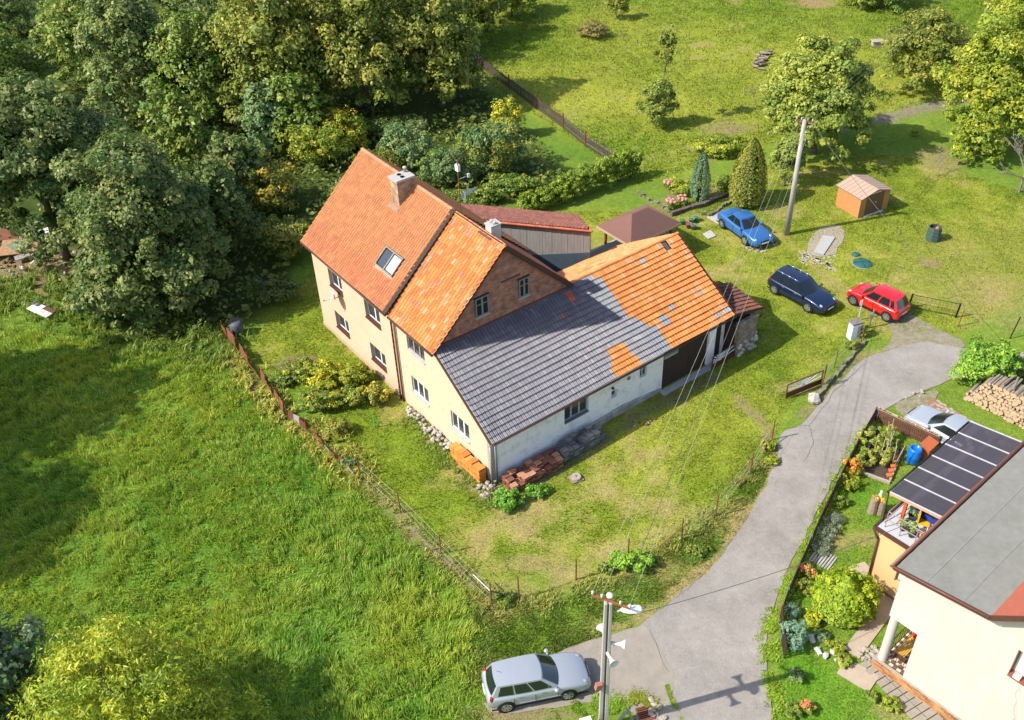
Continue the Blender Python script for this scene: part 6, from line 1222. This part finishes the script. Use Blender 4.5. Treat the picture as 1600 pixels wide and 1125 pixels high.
for a in (('maple_tree', 'green maple behind the tall one near the top left corner', 150, 130, 9.5, 4.6, MG, 14000), ('oak_tree', 'leafy tree at the left edge above the huge chestnut', 20, 190, 10, 4.5, MG, 14000), ('maple_tree', 'mid green tree between the maple and the left lime at the top', 395, 160, 10, 4.2, MG, 14000),
          ('maple_tree', 'mid green tree on the right flank of the dark maple', 352, 395, 7.5, 2.8, DG, 12000), ('lime_tree', 'olive tree at the top edge between two lime crowns', 520, 100, 12, 5.5, OL, 16000), ('lime_tree', 'olive lime tree at the top edge behind the picket fence', 640, 95, 11, 5., OL, 16000),
          ('oak_tree', 'green tree at the top edge left of the upper lawn', 735, 60, 8, 4., OL, 12000), ('maple_tree', 'pale green young maple in the gap above the dark maple', 300, 285, 8, 3.0, MG, 11000), ('oak_tree', 'dark tree filling the top edge between the left maples', 270, 60, 11, 5, DG, 12000), ('maple_tree', 'green maple in the middle of the thicket above the yellow shrubs', 470, 235, 7, 3.0, MG, 10000)):
    tree(a[0], a[1], 'tree', a[2], a[3], a[4], a[5], a[6], a[7], .29, low=.4, ncl=70, lobes=9)
bush('thicket', 'bright yellow green shrub between the big chestnut and the maples', 'shrub', 270, 200, 2.2, 1.6, 3.2, GO[:1]+YG, 3500, .18)
for i, (px, py, rx, ry, h, pal, n, lb) in enumerate(((425, 330, 2.6, 2.0, 4.2, OL+[(.24, .19, .03)], 9000, 'tall olive brown shrub left of the peach house roof'), (500, 262, 2.8, 2.0, 4.0, YG, 9000, 'yellow green shrub behind the top corner of the peach roof'), (545, 235, 2.2, 1.8, 3.8, YG[:2]+[(.26, .22, .02)], 7000, 'yellowing shrub just above the peak of the peach roof'),
        (450, 400, 2.2, 2.0, 3.0, OL, 8000, 'olive shrub beside the left end of the peach house'), (430, 470, 1.8, 1.4, 1.6, [(.03, .055, .012), (.06, .08, .02)], 5000, 'low dark shrub in the shade left of the peach house'),
        (640, 262, 2.4, 1.8, 4.0, BG+[(.12, .15, .05)], 9000, 'blue green leafy shrub behind the chimney'), (700, 290, 2.4, 1.6, 3.2, BG+YG[:1], 8000, 'pale green shrub behind the roof seam of the two houses'), (590, 290, 2.0, 1.6, 3.0, OL, 5000, 'dull green shrub behind the ridge of the peach roof'),
        (765, 270, 3.0, 2.4, 4.9, BG[:2]+OL[1:], 15000, 'big tangled ivy covered shrub left of the clipped hedge'), (790, 215, 1.6, 1.3, 3.4, YG[:2]+[(.36, .30, .02)], 5000, 'shrub with yellow topped shoots beside the picket fence'),
        (800, 300, 2.6, 1.3, 1.5, MG, 6000, 'low leafy undergrowth between the ivy shrub and the hedge'), (740, 320, 2.6, 1.2, 1.3, MG, 5000, 'low dark undergrowth behind the outbuilding roof'), (560, 330, 2.6, 1.6, 2.6, DG, 5000, 'dark undergrowth behind the peach house'), (490, 190, 2.5, 1.8, 2.6, MG+[(.15, .16, .02)], 6000, 'green undergrowth below the left lime tree'), (610, 215, 3.2, 1.8, 1.8, DG, 5000, 'dark undergrowth below the middle lime tree'))):
    bush('shrub', lb, 'shrub', px, py, rx, ry, h, pal, n, .17, lobes=6, ncl=50)
hp = [(826, 332, 1.2), (850, 325, 1.3), (874, 318, 1.5), (897, 310, 1.7), (920, 300, 1.9), (943, 292, 2.0), (968, 284, 2.1), (985, 278, 2.0)]
HL = ['lowest arborvitae at the left end of the hedge row', 'second arborvitae from the left end of the hedge row', 'third arborvitae from the left end of the hedge row', 'fourth arborvitae from the left end of the hedge row', 'fourth arborvitae from the right end of the hedge row', 'third arborvitae from the right end of the hedge row', 'tall arborvitae second from the right end of the hedge row', 'tall arborvitae at the right end of the hedge row']
for i, (px, py, h) in enumerate(hp): bush('hedge_shrub', HL[i], 'hedge', px, py, 1.05, .85, h+.6, [(.05, .09, .012), (.09, .14, .016), (.15, .19, .02)], 6500, .12, 'clipped arborvitae hedge behind the gazebo', lobes=7, ncl=60, rz=FR, clump=.3)
conifer('cypress', 'narrow blue green cypress column by the flower bed', 1093, 313, 3.9, .72, [(.035, .075, .045), (.05, .10, .06), (.075, .125, .075)], 8000, .10, taper=.62)
conifer('cypress', 'broad golden green conifer left of the power pole', 1165, 318, 5.2, 1.35, [(.05, .07, .010), (.085, .10, .013), (.15, .145, .018)], 14000, .14, taper=.55)
bush('shrub', 'leafy shrub between the two cypresses', 'shrub', 1130, 296, 1.1, .8, 1.2, MG, 2500, .12)
bush('shrub', 'yellow flowering shrub behind the flower bed', 'shrub', 1068, 300, 1.5, 1.0, 1.1, YG[:2]+[(.32, .30, .02)], 3500, .11)
bush('shrub', 'yellow green sprawling shrub above the golden conifer', 'shrub', 1128, 240, 3.0, 1.6, 1.5, YG[:2]+[(.19, .21, .02)], 9000, .15)
for px, py, lb in ((1044, 296, 'small pink hydrangea nearest the bed gate'), (1048, 326, 'pink hydrangea on the left in front of the bed'), (1066, 321, 'pink hydrangea on the right in front of the bed')):
    t = bush('hydrangea', lb, 'hydrangea', px, py, .55, .5, .75, MG, 500, .1, 'pink hydrangeas in the flower bed'); 
    for q in range(7): a = q*.9; b = MB(); b.blob((math.cos(a)*.33*(q > 0), math.sin(a)*.3*(q > 0), .68+random.uniform(-.08, .06)), .13, 7, 4, .15, .8); b.build('flower_head', mat('hydrangea_pink', (.55, .25, .22), .9, var=.25, scale=25), t)
# orchard
tree('walnut_tree', 'large leafy walnut tree behind the power pole', 'tree', 1272, 238, 9.6, 5.0, MG[1:]+[(.15, .18, .03)], 46000, .24, low=1.2, ncl=80, lobes=12, clump=.28)
tree('walnut_tree', 'drooping lower boughs of a young walnut left of the garden shed', 'tree', 1225, 290, 4.2, 1.5, MG[1:], 6500, .2, low=.5, ncl=40)
tree('fruit_tree', 'dense tree beyond the walnut on the slope at the upper right', 'tree', 1435, 135, 7.2, 4.6, OL, 22000, .22, low=.6, ncl=70, ry=.8)
tree('fruit_tree', 'green tree at the top edge right of the bare soil', 'tree', 1375, 12, 5.0, 3.2, MG, 9000, .25, low=.4)
tree('ash_tree', 'tall yellow green ash on the right edge', 'tree', 1540, 215, 10, 4.6, YG, 40000, .21, low=.8, ncl=80, lobes=10)
tree('ash_tree', 'yellow green ash in the top right corner', 'tree', 1590, 90, 9.5, 4.2, YG, 24000, .23, low=.8)
tree('fruit_tree', 'yellowing small ash below the tall one at the right edge', 'tree', 1520, 250, 4.0, 2.3, YG, 7000, .2, low=.3)
tree('fruit_tree', 'slim fruit tree with a bare dark stem above a leafy base on the upper lawn', 'tree', 1026, 192, 8.6, 1.0, OL, 1500, .2, low=8.0, ncl=10, lobes=4, lean=(.7, 0), r0=.09)
bush('shrub', 'leafy green shrub at the base of the slim fruit tree on the upper lawn', 'shrub', 1024, 198, 1.9, 1.5, 4.2, MG[1:], 13000, .17)
bush('shrub', 'rounded twiggy brown green shrub on the upper lawn', 'shrub', 925, 58, 1.9, 1.5, 1.9, [(.10, .10, .03), (.15, .13, .05)], 6000, .13)
bush('shrub', 'pale olive shrub at the top edge', 'shrub', 965, 30, 1.6, 1.2, 3.0, OL, 4000, .16)
bush('shrub', 'tiny yellow shrub on the lawn above the garden shed', 'shrub', 1427, 212, .5, .4, .6, YG, 500, .1)
bush('shrub', 'bright green shrub at the top edge right of the upper lawn', 'shrub', 1345, 10, 3, 2, 2.5, MG, 5000, .2)
for (px, py, h, sp, lb) in ((1592, 300, 4.6, 2.4, 'bare pale branched dead tree at the right edge'), (1178, 175, 2.6, .8, 'small bare dead sapling left of the walnut'), (1465, 275, 1.8, .9, 'low bare twiggy bush on the lawn right of the garden shed')):
    g = G(px, py); t = thing('dead_tree', lb, 'dead tree', (g.x, g.y, 0)); b = MB()
    def grow(p, d, L_, r_, k):
        q = p+d*L_; b.tube(p, q, r_, r_*.65, 5, False)
        if k:
            for _ in range(3 if k > 1 else 2): nd = (d+Vector((random.uniform(-1, 1), random.uniform(-1, 1), random.uniform(-.3, .5)))*.75).normalized(); grow(q, nd, L_*random.uniform(.55, .85), r_*.6, k-1)
    grow(Vector(), Vector((0, 0, 1)), h*.35, .022*h if h > 3 else .03, 4 if h > 2 else 5); grow(Vector((0, 0, h*.25)), Vector((-.7, -.3, .35)).normalized(), h*.25, .012*h, 3) if h > 3 else None
    b.build('branches', m_greybark, t)
# garden patch by the peach house
for px, py, rx, ry, h, pal, n, lb in ((470, 590, 1.2, 1.0, 1.2, MG+[(.2, .22, .02)], 3800, 'leafy shrub nearest the shaded lawn in the patch by the peach house'), (512, 600, 1.4, 1.1, 1.5, YG[:2]+[(.30, .27, .02)], 5500, 'yellow spotted shrub in the middle of the patch by the peach house'), (555, 600, 1.3, 1.0, 1.4, YG, 5000, 'yellow green shrub of the patch nearest the house wall'),
        (500, 640, 1.3, .9, 1.3, MG+[(.25, .24, .02)], 4500, 'green shrub on the fence side of the patch'), (545, 632, 1.3, 1.0, 1.2, MG+[(.2, .2, .02)], 4500, 'green shrub above the open lawn in the patch'), (592, 628, .9, .8, 1.3, OL+[(.24, .2, .03)], 3500, 'round yellowish bush at the lower corner of the patch'),
        (530, 675, .8, .7, 1.0, OL+[(.26, .18, .03)], 2200, 'orange tinged bush beside the rusty fence'), (442, 600, .9, .7, .7, MG, 1800, 'low herbs beside the heap of earth'), (795, 788, .85, .75, .95, [(.05, .13, .015), (.08, .18, .02)], 4500, 'fresh green rounded bush by the old red tile stack'),
        (840, 772, .7, .5, .55, [(.05, .12, .015), (.08, .17, .02)], 1800, 'low green bush beside the rounded one'), (988, 885, 1.2, .8, .95, [(.07, .16, .015), (.13, .22, .02)], 4500, 'bright green bush growing through the wire fence'), (948, 892, .5, .4, .5, MG, 900, 'small dark bush left of the bright one on the fence'),
        (790, 940, .6, .5, .6, MG, 1200, 'small bush by the fence corner'), (548, 730, .5, .4, .8, BG, 900, 'small grey green bush at the fence by the meadow'), (1200, 700, .5, .4, .6, YG, 1100, 'yellow green clump on the road bank by the last fence post'), (1205, 722, .5, .4, .4, YG, 700, 'pale leafy clump below the last fence post'),
        (1345, 525, .5, .4, .8, OL, 900, 'climbing plant behind the meter pillar'), (1330, 545, .5, .4, .6, OL, 700, 'weeds on the kerb wall below the meter pillar'), (1088, 862, .8, .5, .4, MG, 900, 'low weeds on the road bank in front of the fence')):
    bush('bush', lb, 'bush', px, py, rx, ry, h, pal, n, .12, lobes=5, ncl=26)
bush('hazel_bush', 'large bright green hazel bush between the road and the woodpile', 'bush', 1533, 597, 1.9, 1.6, 2.7, [(.05, .12, .012), (.085, .17, .018), (.13, .21, .03)], 16000, .15, lobes=8, ncl=70)
bush('shrub', 'green shrub behind the woodpile at the right edge', 'shrub', 1600, 590, 1.5, 1.2, 1.5, MG, 4000, .14)
# front garden of the white house
gcn = conifer('golden_conifer', 'round golden yellow conifer in the garden of the white house', 1313, 952, 2.25, 1.25, [(.08, .13, .010), (.12, .17, .012)], 12000, .13, taper=.6, lobes=60)
crown('spray', gcn, [((.15, 0, 1.15), (1.35, 1.3, 1.15)), ((-.6, .2, .9), (.8, .8, .8)), ((.5, -.5, .8), (.85, .8, .75))], 24000, .11, [(.09, .15, .010), (.14, .20, .012), (.20, .24, .016)], ncl=420, aspect=.35, clump=.13, low=-.9, rough=.12)
bush('shrub', 'small golden green shrub below the round golden conifer', 'shrub', 1270, 972, .5, .5, .6, GO, 1800, .09)
bush('juniper', 'grey blue juniper against the dark road fence', 'juniper', 1239, 1005, .6, .75, 1.3, [(.06, .12, .09), (.10, .17, .13)], 5000, .08)
bush('juniper', 'spiky blue green plant above the grey blue juniper', 'juniper', 1236, 962, .4, .4, .7, [(.05, .11, .09), (.09, .15, .12)], 1200, .12, aspect=.15)
for px, py, lb in ((1300, 818, 'grey green lavender clump nearest the annex'), (1290, 838, 'middle grey green lavender clump by the road fence'), (1282, 860, 'grey green lavender clump nearest the garden gate')): bush('lavender', lb, 'lavender', px, py, .65, .6, .55, [(.07, .10, .07), (.12, .15, .12)], 2600, .09, 'lavender clumps along the fence', aspect=.25)
for px, py, rx, h, pal, lb in ((1325, 762, .6, .8, YG, 'leafy flower clump at the fence below the vegetable bed'), (1330, 740, .6, 1.0, YG[:2]+[(.5, .12, .02)], 'marigold clump with orange and red flowers at the corner of the vegetable bed'), (1312, 790, .45, .6, MG, 'green herb clump by the dark road fence'),
        (1258, 925, .45, .9, OL, 'tall straggly flowers by the road fence left of the golden conifer'), (1262, 900, .4, .8, OL+[(.5, .1, .12)], 'flower clump with pink blooms near the garden gate'), (1305, 1015, .45, .4, YG, 'low yellow green cushion plant in the rockery'), (1285, 995, .4, .3, BG, 'low grey green cushion plant in the rockery'),
        (1318, 1035, .5, .45, YG, 'bright cushion plant beside the large pale slab'), (1390, 1105, .5, .5, YG, 'bright green tussock beside the slab path'), (1362, 1090, .35, .4, MG, 'dark green tussock beside the slab path'), (1245, 1060, .4, .5, BG, 'grey green herb at the end of the road fence'), (1258, 1110, .4, .6, OL+[(.3, .1, .06)], 'rusty flowered sedum at the bottom edge'), (1240, 1115, .5, .5, MG, 'leafy plant at the bottom edge of the garden')):
    bush('garden_plant', lb, 'plant', px, py, rx, rx, h, pal, 1100, .1, lobes=3, ncl=14)
# foreground trees at the bottom left
tree('willow_tree', 'yellow green willow crown in the lower left corner', 'tree', 215, 1170, 7.0, 4.0, [(.085, .13, .012), (.13, .175, .016), (.20, .215, .02)], 34000, .20, low=.5, ncl=80, aspect=.26, lobes=9, tilt=.9, clump=.3)
tree('willow_tree', 'second yellow green willow crown at the bottom edge right of the first', 'tree', 330, 1180, 4.3, 2.6, [(.09, .13, .012), (.15, .18, .015)], 12000, .18, low=.4, aspect=.26, tilt=.9)
tree('alder_tree', 'dark blue green tree at the left edge of the lower corner', 'tree', 8, 1150, 6.8, 2.9, [(.025, .05, .025), (.045, .08, .04), (.08, .115, .06)], 20000, .22, low=.4, ncl=70)
# trees just outside the left and bottom edges: they cast the shade on the meadow
for (x, y, h, r, lb) in ((-39, 32, 17, 6.2, 'tall tree standing outside the left edge of the meadow'), (-38.5, 41, 16, 6.2, 'tall tree outside the left edge near the junk pile')):
    t = thing('oak_tree', lb, 'tree', (x, y, 0)); limbs(t, h*.8, .3, r*.8); B = [((0, 0, h*.6), (r*.8, r*.8, h*.36))]+[((math.cos(a)*r*.5, math.sin(a)*r*.5, h*.55), (r*.5, r*.5, h*.3)) for a in (0, 1.5, 3, 4.5)]
    crown('crown', t, B, 9000, .6, DG, ncl=80)
X, Y = scatter(WOOD, 30000, (-60, 48, 8, 110)); e2 = poly([(508, 508), (629, 620), (900, 420), (860, 330), (560, 300)]); e3 = [(p[0], p[1]) for p in poly([(380, 545), (480, 600), (520, 520), (450, 470)])]
k = ~inside(X, Y, e2) & ~inside(X, Y, e3) & (N3(X, Y, 2.2, 3)*.6+N1(X, Y, 6.)*.4 > .40) & ~inside(X, Y, YARD); X, Y = X[k], Y[k]; n = len(X); hz = N3(X, Y, 1.4, 2)*1.6*RS.uniform(.3, 1, n)
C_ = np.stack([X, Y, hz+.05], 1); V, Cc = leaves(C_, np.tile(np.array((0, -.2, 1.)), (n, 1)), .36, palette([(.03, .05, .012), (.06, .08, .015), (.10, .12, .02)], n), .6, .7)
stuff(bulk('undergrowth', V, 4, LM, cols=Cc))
pile('stone_group', 'a few loose brick pieces in the shaded grass in front of the barn', 'stones', 1040, 640, 2.4, .5, 9, .06, .12, [m_palest, m_brickdark], FR, .02)
# weeds: broad clumps along edges
def weeds(name, pts, n, L, pal, wdt=.5, w_=.05):
    P = [G(*p) for p in pts]; seg = RS.randint(0, len(P)-1, n); t = RS.rand(n); A = np.array([(p.x, p.y) for p in P]); X = A[seg, 0]*(1-t)+A[seg+1, 0]*t+RS.normal(0, wdt, n); Y = A[seg, 1]*(1-t)+A[seg+1, 1]*t+RS.normal(0, wdt, n)
    cl = N3(X, Y, .5, 2); k = cl > .45; X, Y = X[k], Y[k]; q = N2(X, Y, .5)*12
    return blades(name, X, Y, L*RS.uniform(.5, 1.2, len(X)), w_, (np.cos(q)*.4, np.sin(q)*.4), palette(pal, len(X)), z0=-.02)
weeds('fence_weeds', [(360, 560), (430, 640), (520, 705), (560, 748)], 12000, .5, [(.08, .14, .02), (.16, .19, .03), (.30, .24, .08)], .5)
weeds('fence_weeds', [(560, 748), (640, 832), (740, 915), (768, 950), (850, 945), (1000, 890), (1120, 800), (1190, 720)], 12000, .24, [(.07, .13, .02), (.15, .17, .04), (.20, .17, .06)], .35, .035)
weeds('road_verge_grass', [(1208, 1120), (1200, 1000), (1215, 950), (1245, 895), (1300, 770), (1355, 668)], 20000, .16, [(.09, .17, .015), (.16, .22, .025)], .22, .03)
weeds('junk_weeds', [(-20, 470), (60, 450), (120, 490), (220, 530), (350, 550)], 26000, .6, [(.04, .09, .012), (.08, .13, .02), (.14, .17, .03)], 1.2)
weeds('wall_weeds', [(640, 640), (680, 700), (750, 775), (800, 790)], 5000, .25, [(.07, .12, .02), (.12, .16, .03)], .4, .035)
weeds('road_joint_grass', [(1042, 1070), (1050, 1095), (1062, 1125)], 2600, .12, [(.10, .17, .02), (.16, .2, .03)], .05, .02)
weeds('drain_grass', [(990, 1090), (1005, 1098), (1022, 1104)], 2600, .2, [(.12, .17, .02), (.2, .2, .04)], .18, .03)
weeds('pole_grass', [(880, 1125), (920, 1105), (960, 1105), (985, 1118)], 9000, .16, [(.08, .16, .015), (.13, .2, .02)], .3, .03)
